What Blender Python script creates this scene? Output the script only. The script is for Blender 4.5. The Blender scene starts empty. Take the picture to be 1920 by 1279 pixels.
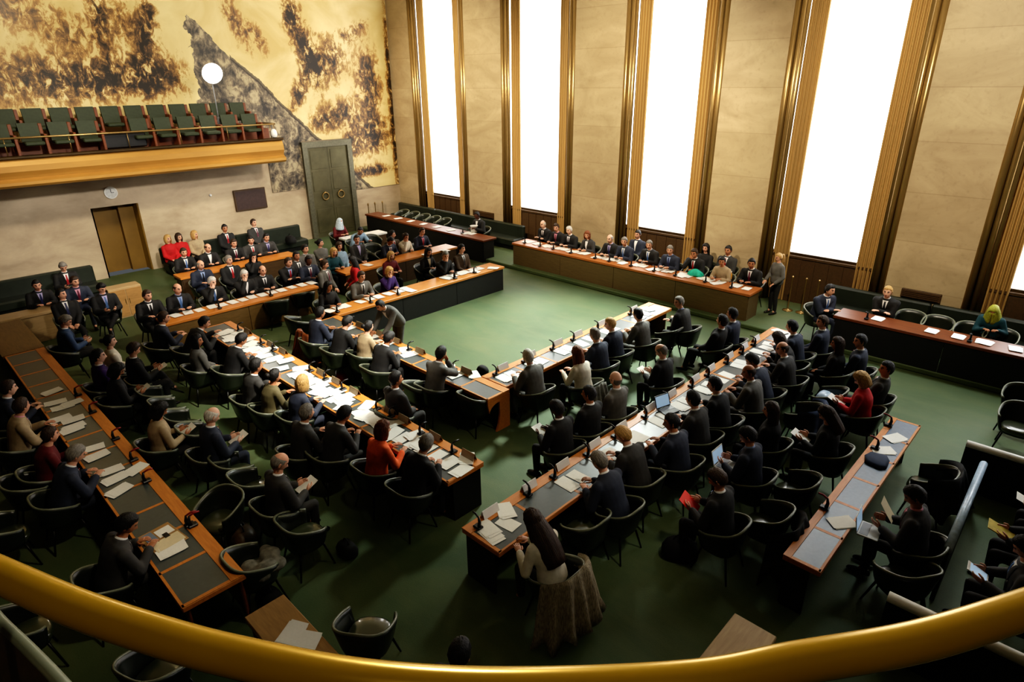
import bpy, math, random
from mathutils import Vector, Matrix, Euler
random.seed(7)
scene = bpy.context.scene
col = scene.collection
PI = math.pi
R = math.radians

# ------------------------------------------------------------------ camera
F_PX, YAW, PITCH, ROLL = 1163.69, 0.770018, 0.394715, -0.010879
EYE = Vector((0, 0, 6.1))
_cy, _sy, _cp, _sp = math.cos(YAW), math.sin(YAW), math.cos(PITCH), math.sin(PITCH)
FWD = Vector((_cy*_cp, _sy*_cp, -_sp))
_r = Vector((_sy, -_cy, 0)); _u = _r.cross(FWD)
RGT = math.cos(ROLL)*_r + math.sin(ROLL)*_u
UPV = -math.sin(ROLL)*_r + math.cos(ROLL)*_u

def ray(x, y):
    return FWD + RGT*((x-960)/F_PX) - UPV*((y-639.5)/F_PX)
def at(x, y, z):
    d = ray(x, y); t = (z-EYE.z)/d.z
    return EYE + d*t
def onY(x, y, Y):
    d = ray(x, y); return EYE + d*(Y/d.y)
def onX(x, y, X):
    d = ray(x, y); return EYE + d*(X/d.x)

cam = bpy.data.cameras.new('camera'); camo = bpy.data.objects.new('camera', cam); col.objects.link(camo)
cam.sensor_fit = 'HORIZONTAL'; cam.sensor_width = 36.0; cam.lens = 36.0*F_PX/1920.0
cam.clip_start = 0.05; cam.clip_end = 200
m = Matrix((RGT, UPV, -FWD)).transposed().to_4x4(); m.translation = EYE
camo.matrix_world = m
scene.camera = camo

# ------------------------------------------------------------------ materials
def srgb(r, g, b):
    def f(c):
        c /= 255.0
        return c/12.92 if c <= 0.04045 else ((c+0.055)/1.055)**2.4
    return (f(r), f(g), f(b), 1)

class NT:
    """tiny node helper"""
    def __init__(s, name):
        s.m = bpy.data.materials.new(name); s.m.use_nodes = True
        s.t = s.m.node_tree; s.b = s.t.nodes['Principled BSDF']
    def n(s, typ, **kw):
        x = s.t.nodes.new(typ)
        for k, v in kw.items():
            if k.startswith('i_'):
                x.inputs[k[2:]].default_value = v
            else: setattr(x, k, v)
        return x
    def link(s, a, b): s.t.links.new(a, b)
    def math(s, op, a, b=None, c=None):
        x = s.t.nodes.new('ShaderNodeMath'); x.operation = op
        for i, v in enumerate((a, b, c)):
            if v is None: continue
            if isinstance(v, (int, float)): x.inputs[i].default_value = v
            else: s.link(v, x.inputs[i])
        return x.outputs[0]
    def mix(s, fac, a, b, mode='MIX'):
        x = s.t.nodes.new('ShaderNodeMix'); x.data_type = 'RGBA'; x.blend_type = mode
        for i, v in ((0, fac), (6, a), (7, b)):
            if isinstance(v, (int, float)): x.inputs[i].default_value = v
            elif isinstance(v, tuple): x.inputs[i].default_value = v
            else: s.link(v, x.inputs[i])
        return x.outputs[2]
    def pos(s):
        return s.n('ShaderNodeNewGeometry').outputs['Position']
    def obj(s):
        return s.n('ShaderNodeTexCoord').outputs['Object']
    def noise(s, vec, scale, detail=4, rough=.55, dist=0):
        x = s.n('ShaderNodeTexNoise'); s.link(vec, x.inputs['Vector'])
        x.inputs['Scale'].default_value = scale; x.inputs['Detail'].default_value = detail
        x.inputs['Roughness'].default_value = rough; x.inputs['Distortion'].default_value = dist
        return x.outputs['Fac']
    def ramp(s, fac, stops):
        x = s.n('ShaderNodeValToRGB'); s.link(fac, x.inputs[0])
        e = x.color_ramp.elements
        while len(e) < len(stops): e.new(0.5)
        for i, (p, c) in enumerate(stops):
            e[i].position = p; e[i].color = c if isinstance(c, tuple) else (c, c, c, 1)
        return x.outputs[0]
    def scaled(s, vec, sx, sy, sz):
        x = s.n('ShaderNodeMapping'); s.link(vec, x.inputs[0]); x.inputs['Scale'].default_value = (sx, sy, sz)
        return x.outputs[0]
    def bump(s, h, strength=.2, dist=.02):
        x = s.n('ShaderNodeBump'); s.link(h, x.inputs['Height'])
        x.inputs['Strength'].default_value = strength; x.inputs['Distance'].default_value = dist
        s.link(x.outputs[0], s.b.inputs['Normal'])

def mk(name, c, rough=.6, metal=0, vary=.12, scale=12, spec=.5, emis=None, bump=0, stretch=None, coat=0, coat_r=.15):
    k = NT(name); b = k.b
    b.inputs['Roughness'].default_value = rough; b.inputs['Metallic'].default_value = metal
    b.inputs['Specular IOR Level'].default_value = spec
    if emis:
        b.inputs['Emission Color'].default_value = c; b.inputs['Emission Strength'].default_value = emis
    b.inputs['Coat Weight'].default_value = coat; b.inputs['Coat Roughness'].default_value = coat_r
    v = k.obj()
    if stretch: v = k.scaled(v, *stretch)
    f = k.noise(v, scale)
    lo = tuple(x*(1-vary*2) for x in c[:3])+(1,); hi = tuple(min(1, x*(1+vary*1.6)) for x in c[:3])+(1,)
    k.link(k.ramp(f, [(.25, lo), (.75, hi)]), b.inputs['Base Color'])
    if bump: k.bump(f, bump)
    return k.m

M = {}
# carpet
k = NT('green_carpet'); p = k.pos()
f1 = k.noise(p, .55, 5); f2 = k.noise(p, 60, 2); f3 = k.noise(k.scaled(p, 1, .35, 1), 1.7, 6, .65, .4)
c = k.mix(k.ramp(f1, [(.35, 0.0), (.7, 1.0)]), srgb(76, 91, 64), srgb(94, 109, 78))
c = k.mix(k.math('MULTIPLY', k.ramp(f3, [(.42, 0.0), (.7, 1.0)]), .45), c, srgb(114, 116, 82))
c = k.mix(k.math('MULTIPLY', f2, .35), c, srgb(48, 58, 32))
k.link(c, k.b.inputs['Base Color']); k.b.inputs['Roughness'].default_value = .55; k.b.inputs['Specular IOR Level'].default_value = .35; k.b.inputs['Specular Tint'].default_value = (.8, 1, .8, 1)
k.bump(f2, .25, .01); M['carpet'] = k.m
# stone piers of the window wall
k = NT('beige_stone_blocks'); p = k.pos(); xyz = k.n('ShaderNodeSeparateXYZ'); k.link(p, xyz.inputs[0])
f1 = k.noise(k.scaled(p, .7, .7, 1.4), .9, 6, .6, 1.2); f2 = k.noise(p, 9, 4)
blk = k.math('FLOOR', k.math('DIVIDE', xyz.outputs[2], 1.18))
bw = k.n('ShaderNodeTexWhiteNoise'); bw.noise_dimensions = '1D'; k.link(blk, bw.inputs['W'])
fr = k.math('FRACT', k.math('DIVIDE', xyz.outputs[2], 1.18))
joint = k.math('LESS_THAN', fr, .014)
c = k.mix(k.ramp(f1, [(.3, 0.0), (.72, 1.0)]), srgb(158, 138, 106), srgb(184, 164, 130))
c = k.mix(k.math('MULTIPLY', bw.outputs[0], .22), c, srgb(142, 122, 90))
c = k.mix(k.math('MULTIPLY', k.ramp(f2, [(.55, 0.0), (.75, 1.0)]), .18), c, srgb(104, 82, 54))
c = k.mix(k.math('MULTIPLY', joint, .35), c, srgb(110, 90, 58))
k.link(c, k.b.inputs['Base Color']); k.b.inputs['Roughness'].default_value = .55; M['stone'] = k.m
# marble below the mural
k = NT('veined_grey_beige_marble'); p = k.pos()
mp = k.n('ShaderNodeMapping'); k.link(p, mp.inputs[0]); mp.inputs['Rotation'].default_value = (0, .6, 0); mp.inputs['Scale'].default_value = (.5, .5, 1.1)
f1 = k.noise(mp.outputs[0], .9, 8, .6, .35); f2 = k.noise(p, 6, 6, .65)
c = k.ramp(f1, [(.34, srgb(158, 140, 116)), (.5, srgb(182, 164, 138)), (.66, srgb(200, 182, 154))])
c = k.mix(k.math('MULTIPLY', f2, .25), c, srgb(150, 130, 108))
k.link(c, k.b.inputs['Base Color']); k.b.inputs['Roughness'].default_value = .45; M['marble'] = k.m
# mural: a generic gold ground with loose sepia masses
k = NT('gold_sepia_mural'); p = k.pos(); xyz = k.n('ShaderNodeSeparateXYZ'); k.link(p, xyz.inputs[0])
X_, Z_ = xyz.outputs[0], xyz.outputs[2]
wob = k.noise(p, 1.3, 5, .6, .6)
def blob(px, py, rx, rz, s, rot=0):
    q = onY(px, py, 24.4)
    dx = k.math('SUBTRACT', X_, q.x); dz = k.math('SUBTRACT', Z_, q.z)
    if rot:
        ca, sa = math.cos(rot), math.sin(rot)
        dx, dz = (k.math('ADD', k.math('MULTIPLY', dx, ca), k.math('MULTIPLY', dz, sa)),
                  k.math('SUBTRACT', k.math('MULTIPLY', dz, ca), k.math('MULTIPLY', dx, sa)))
    a = k.math('POWER', k.math('ABSOLUTE', k.math('DIVIDE', dx, rx)), 2); b = k.math('POWER', k.math('ABSOLUTE', k.math('DIVIDE', dz, rz)), 2)
    e = k.math('POWER', 2.718, k.math('MULTIPLY', k.math('ADD', a, b), -1))
    return k.math('MULTIPLY', e, s)
dark = None
for bl in [(60, 150, 2.2, .75, .36), (200, 150, 1.6, .55, .34), (290, 140, .9, .7, .4), (235, 45, .9, .75, .26), (180, 20, .22, 1.2, .42), (275, 50, .22, 1.5, .42, -.25),
           (30, 20, .8, .5, .28), (130, 60, .7, .5, .26), (545, 30, .35, .7, .62), (580, 110, .45, 1.0, .66, .25), (560, 175, .3, .8, .5, -.5), (620, 110, .7, .8, .4), (660, 270, .5, .6, .4), (480, 70, .3, .6, .3, .5), (690, 160, .6, 1.3, .5), (640, 215, .8, .5, .5),
           (700, 255, .8, .7, .5), (690, 320, .9, .22, .62), (735, 200, .16, 3.2, .75), (600, 230, .5, .4, .32), (660, 60, .9, .28, .3, .5), (440, 40, .35, 1.1, .28, .3)]:
    b_ = blob(*bl); dark = b_ if dark is None else k.math('ADD', dark, b_)
n1 = k.noise(p, 2.2, 9, .66, .5); n2 = k.noise(k.scaled(p, 1, 1, .55), 5.0, 8, .72, .9); n3 = k.noise(p, .6, 4, .55, .8)
v = k.math('ADD', k.math('MULTIPLY', k.math('SUBTRACT', n1, .5), 1.6), k.math('MULTIPLY', k.math('SUBTRACT', n2, .5), 2.2))
tone = k.math('ADD', k.math('MULTIPLY', dark, k.math('ADD', .75, k.math('MULTIPLY', v, 1.9))), k.math('MULTIPLY', v, .05))
gold = k.mix(k.ramp(n3, [(.35, 0.0), (.7, 1.0)]), srgb(204, 178, 116), srgb(228, 210, 156))
c = k.ramp(tone, [(.07, (1, 1, 1, 1)), (.14, srgb(214, 186, 150)), (.22, srgb(160, 132, 108)), (.34, srgb(104, 86, 78)), (.5, srgb(44, 40, 44))])
c = k.mix(1.0, gold, c, 'MULTIPLY')
# grey sloping mass in the middle and grey lower left piece
q0 = onY(372, 150, 24.4); q1 = onY(430, 105, 24.4); q2 = onY(640, 300, 24.4)
slope = (q2.z-q1.z)/(q2.x-q1.x)
dl = k.math('SUBTRACT', k.math('ADD', q1.z, k.math('MULTIPLY', k.math('SUBTRACT', X_, q1.x), slope)), Z_)
dl = k.math('ADD', dl, k.math('MULTIPLY', k.math('SUBTRACT', wob, .5), .5))
ml = k.math('MULTIPLY', k.math('GREATER_THAN', dl, 0), k.math('GREATER_THAN', X_, k.math('ADD', q0.x-.1, k.math('MULTIPLY', k.math('SUBTRACT', wob, .5), .9))))
grey = k.ramp(k.math('ADD', n1, k.math('MULTIPLY', k.math('SUBTRACT', n2, .5), .6)), [(.36, srgb(40, 36, 34)), (.5, srgb(110, 98, 80)), (.62, srgb(176, 160, 128))])
c = k.mix(ml, c, grey)
edge = k.math('MULTIPLY', k.math('LESS_THAN', k.math('ABSOLUTE', dl), .09), k.math('GREATER_THAN', X_, q1.x))
c = k.mix(k.math('MULTIPLY', edge, .85), c, srgb(44, 34, 30))
k.link(c, k.b.inputs['Base Color']); k.b.inputs['Roughness'].default_value = .42; M['mural'] = k.m

def wood(name, a, b, rough=.4):
    k = NT(name); v = k.scaled(k.obj(), 1.2, 9, 9)
    f = k.noise(v, 3.0, 6, .6, .7); f2 = k.noise(k.obj(), 1.1, 2)
    c = k.mix(k.ramp(f, [(.3, 0.0), (.7, 1.0)]), a, b)
    c = k.mix(k.math('MULTIPLY', f2, .25), c, a)
    k.link(c, k.b.inputs['Base Color']); k.b.inputs['Roughness'].default_value = rough
    return k.m
M['orange_wood'] = wood('orange_wood', srgb(186, 112, 46), srgb(212, 140, 66))
M['podium_edge'] = wood('podium_edge_wood', srgb(150, 88, 40), srgb(178, 108, 54))
M['podium_panel'] = wood('podium_panel_wood', srgb(92, 76, 50), srgb(108, 90, 60), .5)
M['red_wood'] = wood('red_brown_wood', srgb(92, 46, 22), srgb(124, 68, 34))
M['dark_wood'] = wood('dark_brown_wood', srgb(62, 46, 28), srgb(84, 62, 38), .5)
M['olive_wood'] = wood('olive_brown_wood', srgb(104, 82, 48), srgb(128, 100, 60), .5)
M['tan_wood'] = wood('tan_wood', srgb(150, 114, 68), srgb(176, 136, 84))
M['pale_wood'] = wood('pale_wood', srgb(168, 140, 100), srgb(190, 162, 120))
M['pad'] = mk('charcoal_leather_pad', srgb(72, 80, 82), .36, vary=.06, scale=20, coat=.5, coat_r=.25)
M['blue_sheen_pad'] = mk('blue_sheen_leather_pad', srgb(112, 130, 152), .34, vary=.05, scale=20, coat=.8, coat_r=.22)  # sky sheen on the rightmost desk top, put into the base colour
M['black_panel'] = mk('black_panel', srgb(26, 24, 24), .6)
M['leather'] = mk('dark_green_leather', srgb(34, 39, 30), .34, vary=.1, scale=8, spec=.6)
M['cushion'] = mk('olive_green_leather', srgb(62, 68, 46), .3, vary=.1, scale=8, spec=.7, coat=1, coat_r=.12)
M['rim'] = mk('grey_rim_highlight', srgb(112, 116, 98), .3, vary=.08)  # light caught along the chair rims, put into the colour
M['leg'] = mk('black_steel', srgb(24, 24, 22), .35, .6)
M['bench'] = mk('black_green_leather', srgb(36, 42, 34), .45, vary=.12, scale=4)
M['brass'] = mk('bronze_brass', srgb(158, 130, 84), .3, .7, vary=.1, scale=3, stretch=(1, 1, .1))
M['bronze_dark'] = mk('dark_bronze', srgb(70, 54, 32), .4, .5, vary=.12, scale=3, stretch=(1, 1, .1))
M['gold_rail'] = mk('polished_gold_brass', srgb(186, 144, 30), .24, .4, vary=.05, scale=2)
M['gold_paint'] = mk('gold_balcony_front', srgb(178, 132, 66), .4, .25, vary=.08, scale=2, stretch=(.3, 1, 1))
M['door_bronze'] = mk('green_grey_bronze', srgb(92, 88, 66), .38, .5, vary=.18, scale=1.5)
M['door_frame'] = mk('grey_steel_frame', srgb(104, 102, 86), .35, .5)
M['ochre'] = mk('ochre_panel', srgb(122, 92, 36), .5, vary=.08, scale=2)
M['paper'] = mk('white_paper', srgb(236, 234, 226), .7, vary=.02, scale=30)
M['cream_paper'] = mk('cream_paper', srgb(226, 212, 176), .7, vary=.03, scale=30)
M['card'] = mk('white_card', srgb(228, 226, 224), .5, vary=.02)
M['black_plastic'] = mk('black_plastic', srgb(22, 22, 24), .4)
M['red_plastic'] = mk('dark_red_plastic', srgb(140, 28, 24), .4)
M['clear'] = mk('smoky_acrylic', srgb(150, 132, 104), .2, vary=.1)
M['silver'] = mk('silver_plastic', srgb(214, 214, 210), .35)
M['grey_plastic'] = mk('grey_plastic', srgb(120, 122, 126), .4)
M['screen_blue'] = mk('pale_blue_screen', srgb(170, 198, 224), .3, emis=.35, vary=.03)
M['screen_dark'] = mk('dark_screen', srgb(66, 52, 50), .35, vary=.1)
M['white_paint'] = mk('white_paint', srgb(232, 230, 224), .4, vary=.03)
M['seat_green'] = mk('green_upholstery', srgb(46, 54, 34), .7, vary=.1)
M['red_folder'] = mk('red_folder', srgb(232, 52, 26), .5, vary=.03)
M['yellow'] = mk('yellow_folder', srgb(200, 178, 66), .6)
M['teal'] = mk('teal_cloth', srgb(24, 176, 150), .6)
M['fur'] = mk('grey_brown_fur', srgb(158, 146, 124), .9, vary=.3, scale=26, bump=.6, stretch=(3, 3, .5))
M['black_cloth'] = mk('black_cloth', srgb(22, 21, 22), .85)
M['navy_cloth'] = mk('navy_cloth', srgb(34, 48, 74), .8)
M['grey_cloth'] = mk('grey_cloth', srgb(110, 108, 98), .85, vary=.3)
M['drape'] = mk('ochre_brown_velvet', srgb(170, 136, 82), .75, 0, vary=.12, scale=2, stretch=(2, 2, .1))
M['orange_glass'] = mk('orange_bottle', srgb(224, 150, 30), .3)
M['ceil'] = mk('pale_ceiling_plaster', srgb(196, 182, 150), .8)
M['rear'] = mk('dark_rear_panelling', srgb(70, 58, 40), .7)
M['tube'] = mk('blue_grey_sky_reflection', srgb(168, 188, 206), .3)  # sky reflection on the partition rail, put into its colour
k = NT('daylit_window_glass'); k.b.inputs['Base Color'].default_value = (1, 1, 1, 1)
n1 = k.noise(k.scaled(k.pos(), 1, .5, 1.5), 1.0, 3)
k.link(k.ramp(n1, [(.3, (.93, .97, 1, 1)), (.6, (1, 1, 1, 1))]), k.b.inputs['Emission Color']); k.b.inputs['Emission Strength'].default_value = 5.0
M['glass'] = k.m
k = NT('lamp_glow'); k.b.inputs['Emission Color'].default_value = (1, .95, .82, 1); k.b.inputs['Emission Strength'].default_value = 60
M['lampglow'] = k.m

SUIT = {'bk': (29, 29, 30), 'ch': (56, 55, 54), 'nv': (42, 48, 64), 'gy': (98, 96, 92), 'bn': (74, 58, 42), 'rd': (178, 24, 28), 'or': (246, 106, 46),
        'wh': (224, 216, 198), 'bg': (166, 146, 116), 'tl': (22, 66, 76), 'pu': (54, 30, 92), 'dr': (96, 24, 28), 'lb': (136, 160, 180), 'ol': (92, 84, 56), 'bl': (52, 72, 104)}
SM = {s: mk('cloth_'+s, srgb(*v), .8, vary=.12, scale=9) for s, v in SUIT.items()}
SHIRT = {'w': (232, 230, 228), 'b': (140, 160, 200), 'p': (214, 150, 170), 'l': (176, 168, 206), 'k': (28, 28, 30), 't': (196, 176, 140)}
SHM = {s: mk('shirt_'+s, srgb(*v), .7, vary=.04) for s, v in SHIRT.items()}
TIE = {'r': (156, 30, 36), 'n': (34, 40, 80), 'm': (92, 28, 50), 'b': (74, 104, 150), 'k': (20, 20, 24)}
TM = {s: mk('tie_'+s, srgb(*v), .5) for s, v in TIE.items()}
HAIRC = {'k': (20, 17, 16), 'n': (58, 40, 26), 'b': (190, 150, 92), 'g': (128, 122, 114), 'w': (206, 200, 190), 'r': (122, 66, 30), 'y': (168, 170, 60), 'c': (190, 204, 216)}
HM = {s: mk('hair_'+s, srgb(*v), .55, vary=.3, scale=30, bump=.5, stretch=(3, 3, .35)) for s, v in HAIRC.items()}
SKIN = {'f': (212, 158, 130), 't': (180, 122, 88), 'd': (92, 58, 42), 'p': (226, 178, 152)}
SKM = {s: mk('skin_'+s, srgb(*v), .5, vary=.05, scale=20) for s, v in SKIN.items()}
EYE_M = mk('eye_dark', srgb(78, 56, 48), .4); LIP_M = mk('lip_rose', srgb(164, 88, 78), .5)
TROUSER = {s: SM[s] for s in SM}; SHOE = mk('black_shoe_leather', srgb(18, 16, 15), .3)

# ------------------------------------------------------------------ mesh helpers
class MB:
    def __init__(s): s.v = []; s.f = []; s.mi = []
    def add(s, vs, fs, mi=0):
        o = len(s.v); s.v += [Vector(x) for x in vs]
        s.f += [tuple(i+o for i in f) for f in fs]; s.mi += [mi]*len(fs); return s
    def box(s, x0, x1, y0, y1, z0, z1, mi=0, bev=0):
        if bev:
            b = min(bev, (x1-x0)*.45, (y1-y0)*.45, (z1-z0)*.45)
            rings = []
            for z, i in ((z0, b), (z0+b, 0), (z1-b, 0), (z1, b)):
                rings.append([(x0+i, y0+b+i*.0, z), (x0+b, y0+i, z), (x1-b, y0+i, z), (x1-i, y0+b, z), (x1-i, y1-b, z), (x1-b, y1-i, z), (x0+b, y1-i, z), (x0+i, y1-b, z)])
            return s.rings(rings, mi)
        vs = [(x0, y0, z0), (x1, y0, z0), (x1, y1, z0), (x0, y1, z0), (x0, y0, z1), (x1, y0, z1), (x1, y1, z1), (x0, y1, z1)]
        return s.add(vs, [(3, 2, 1, 0), (4, 5, 6, 7), (0, 1, 5, 4), (1, 2, 6, 5), (2, 3, 7, 6), (3, 0, 4, 7)], mi)
    def rings(s, rings, mi=0, cap=True, closed=True):
        n = len(rings[0]); vs = [p for r in rings for p in r]; fs = []
        for i in range(len(rings)-1):
            for j in range(n if closed else n-1):
                a, b = i*n+j, i*n+(j+1) % n
                fs.append((a, b, b+n, a+n))
        if cap:
            fs.append(tuple(reversed(range(n)))); k_ = (len(rings)-1)*n; fs.append(tuple(range(k_, k_+n)))
        return s.add(vs, fs, mi)
    def tube(s, pts, r, n=8, mi=0, cap=True):
        pts = [Vector(p) for p in pts]; rr = r if isinstance(r, (list, tuple)) else [r]*len(pts)
        rings = []; up = None
        for i, p in enumerate(pts):
            d = (pts[min(i+1, len(pts)-1)]-pts[max(i-1, 0)]).normalized()
            if up is None: up = Vector((0, 0, 1)) if abs(d.z) < .9 else Vector((1, 0, 0))
            u = d.cross(up).normalized(); v = u.cross(d).normalized(); up = v
            rings.append([p+(u*math.cos(2*PI*j/n)+v*math.sin(2*PI*j/n))*rr[i] for j in range(n)])
        return s.rings(rings, mi, cap)
    def capsule(s, p0, p1, r0, r1, n=10):
        p0, p1 = Vector(p0), Vector(p1); d = (p1-p0).normalized()
        pts = [p0-d*r0*.95, p0-d*r0*.6, p0, p1, p1+d*r1*.6, p1+d*r1*.95]
        return s.tube(pts, [r0*.3, r0*.8, r0, r1, r1*.8, r1*.3], n)
    def lathe(s, prof, n=16, mi=0, c=(0, 0, 0)):
        c = Vector(c)
        return s.rings([[c+Vector((r*math.cos(2*PI*j/n), r*math.sin(2*PI*j/n), z)) for j in range(n)] for r, z in prof], mi)
    def ball(s, c, rx, ry, rz, n=12, mi=0):
        c = Vector(c); rings = []
        for i in range(1, 8):
            t = -PI/2+PI*i/8
            rings.append([c+Vector((rx*math.cos(t)*math.cos(2*PI*j/n), ry*math.cos(t)*math.sin(2*PI*j/n), rz*math.sin(t))) for j in range(n)])
        return s.rings(rings, mi)
    def prism(s, poly, axis, a, b, mi=0):
        def P(u, v, w):
            return {'x': (w, u, v), 'y': (u, w, v), 'z': (u, v, w)}[axis]
        return s.rings([[P(u, v, a) for u, v in poly], [P(u, v, b) for u, v in poly]], mi)
    def mesh(s, name, mats, smooth=False):
        me = bpy.data.meshes.new(name); me.from_pydata([tuple(v) for v in s.v], [], s.f)
        for x in (mats if isinstance(mats, (list, tuple)) else [mats]): me.materials.append(x)
        if any(s.mi): me.polygons.foreach_set('material_index', s.mi)
        if smooth: me.polygons.foreach_set('use_smooth', [True]*len(me.polygons))
        me.update()
        bm_fix(me)
        return me
def bm_fix(me):
    import bmesh
    bm = bmesh.new(); bm.from_mesh(me); bmesh.ops.recalc_face_normals(bm, faces=bm.faces); bm.to_mesh(me); bm.free()

LABELS = set()
def tag(o, label, cat, group=None, kind=None):
    if label:
        w = label.split()
        if len(w) > 16 or label in LABELS: print('LABELWARN', len(w), label in LABELS, label)
        LABELS.add(label); o['label'] = label; o['category'] = cat
    if group: o['group'] = group
    if kind: o['kind'] = kind
    return o
def link(name, me, parent=None, loc=None, rz=None, mw=None):
    o = bpy.data.objects.new(name, me); col.objects.link(o)
    if parent is not None: o.parent = parent
    if mw is not None: o.matrix_local = mw
    if loc is not None: o.location = loc
    if rz is not None: o.rotation_euler = (0, 0, rz)
    return o
def empty(name, loc, rz=0):
    o = bpy.data.objects.new(name, None); col.objects.link(o); o.location = loc; o.rotation_euler = (0, 0, rz)
    o.empty_display_size = .2
    return o
def part(name, mb, mat, parent, smooth=False, loc=None, rz=None):
    return link(name, mb.mesh(name, mat, smooth), parent, loc, rz)
def struct(name, mb, mat, parent=None, smooth=False):
    o = link(name, mb.mesh(name, mat, smooth), parent)
    if parent is None: o['kind'] = 'structure'
    return o
def dup(root, loc, rz, label, cat, group=None, sc=None):
    c = root.copy(); col.objects.link(c); c.location = loc; c.rotation_euler = (0, 0, rz)
    if sc: c.scale = (sc, sc, sc)
    def kids(a, b):
        for ch in list(a.children):
            d = ch.copy(); col.objects.link(d); d.parent = b; kids(ch, d)
    kids(root, c)
    tag(c, label, cat, group)
    return c
ORD = ['nearest', 'second', 'third', 'fourth', 'fifth', 'sixth', 'seventh', 'eighth', 'ninth', 'tenth', 'eleventh', 'twelfth', 'thirteenth', 'fourteenth']
ORDL = ['first']+ORD[1:]

# ================================================================== FIGURES (built first, meshes cached)
def smooth_remesh(mb, voxel, it=3):
    me = mb.mesh('tmp', [SHOE]); o = bpy.data.objects.new('tmp', me); col.objects.link(o)
    md = o.modifiers.new('r', 'REMESH'); md.mode = 'VOXEL'; md.voxel_size = voxel; md.use_smooth_shade = True
    ms = o.modifiers.new('s', 'SMOOTH'); ms.factor = .5; ms.iterations = it
    dg = bpy.context.evaluated_depsgraph_get()
    ev = o.evaluated_get(dg); out = bpy.data.meshes.new_from_object(ev)
    bpy.data.objects.remove(o); bpy.data.meshes.remove(me)
    out.materials.clear()
    return out

def ik(s, t, l1, l2, pole):
    s, t, pole = Vector(s), Vector(t), Vector(pole)
    d = t-s; L = min(d.length, (l1+l2)*.985); d.normalize(); t = s+d*L
    a = (l1*l1-l2*l2+L*L)/(2*L); h = math.sqrt(max(0, l1*l1-a*a))
    q = pole-d*pole.dot(d); q.normalize()
    return s+d*a+q*h, t

TORSO = [(-.03, .10, .150), (.03, .132, .182), (.12, .130, .176), (.22, .120, .162), (.33, .124, .170), (.43, .122, .184), (.50, .106, .190), (.545, .084, .150), (.575, .064, .100), (.60, .056, .070)]
def spine(lean, hip):
    pts = []; x, z = hip[0], hip[2]; prev = 0
    out = {}
    hs = [i*.01-.05 for i in range(80)]
    x -= 0; pos = Vector((x, 0, z))
    for i, h in enumerate(hs):
        a = lean*(.55+.75*max(0, h)/.6)
        d = Vector((math.sin(a), 0, math.cos(a)))
        if i == 0: pos = Vector((x, 0, z))-d*.05
        else: pos = pos+d*.01
        out[round(h, 2)] = (pos.copy(), d, Vector((d.z, 0, -d.x)))
    return out
def sp_at(S, h): return S[max(-.05, min(.74, round(h, 2)))]

def P(lean=8, hip=(0, 0, .5), hands=((.4, .14, .78), (.4, -.14, .78)), head=0, knees=((.42, .12, .51), (.42, -.12, .51)),
      ankles=((.40, .12, .10), (.40, -.12, .10)), pole=((-.2, .5, -1), (-.2, -.5, -1)), curl=.5, pronate=True, hold=None, toes=.15):
    return dict(lean=lean, hip=hip, hands=hands, head=head, knees=knees, ankles=ankles, pole=pole, curl=curl, pronate=pronate, hold=hold, toes=toes)
POSES = {
    'desk': P(14, hands=((.40, .13, .80), (.40, -.13, .80)), head=8),
    'write': P(24, hands=((.38, .17, .80), (.44, -.06, .80)), head=34, curl=.8),
    'fold': P(16, hands=((.34, -.05, .80), (.36, .06, .80)), head=4),
    'lap': P(2, hands=((.30, .07, .62), (.30, -.07, .62)), head=2),
    'back': P(-9, hands=((.26, .09, .60), (.24, -.09, .60)), head=-2, knees=((.45, .12, .50), (.45, -.12, .50)), ankles=((.55, .12, .10), (.52, -.12, .10))),
    'read': P(8, hands=((.34, .12, .74), (.34, -.12, .74)), head=34, hold=((.42, 0, .74), -25), pronate=False),
    'cross': P(4, hands=((.33, .12, .76), (.33, -.10, .76)), head=30, hold=((.41, 0, .76), -20), pronate=False,
               knees=((.42, .06, .62), (.42, -.11, .50)), ankles=((.52, -.14, .38), (.40, -.11, .10))),
    'chin': P(16, hands=((.36, .10, .80), (.30, -.05, 1.06)), head=12, pole=((-.2, .5, -1), (.3, -.6, -1)), curl=.9),
    'armx': P(0, hands=((.22, -.10, .80), (.24, .10, .84)), head=0, pole=((-.3, .7, -1), (-.3, -.7, -1))),
    'stand': P(3, (0, 0, .93), hands=((.22, .18, .98), (.26, -.16, 1.0)), head=14, knees=((.03, .09, .50), (.03, -.09, .50)), ankles=((0, .10, .10), (0, -.10, .10))),
    'lean': P(42, (-.05, 0, .92), hands=((.60, .18, .82), (.62, -.16, .82)), head=24, knees=((.02, .09, .50), (.0, -.09, .50)), ankles=((-.05, .10, .10), (-.02, -.10, .10))),
    'reach': P(34, (0, 0, .52), hands=((.62, .2, .82), (.5, -.14, .80)), head=20),
}
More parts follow.
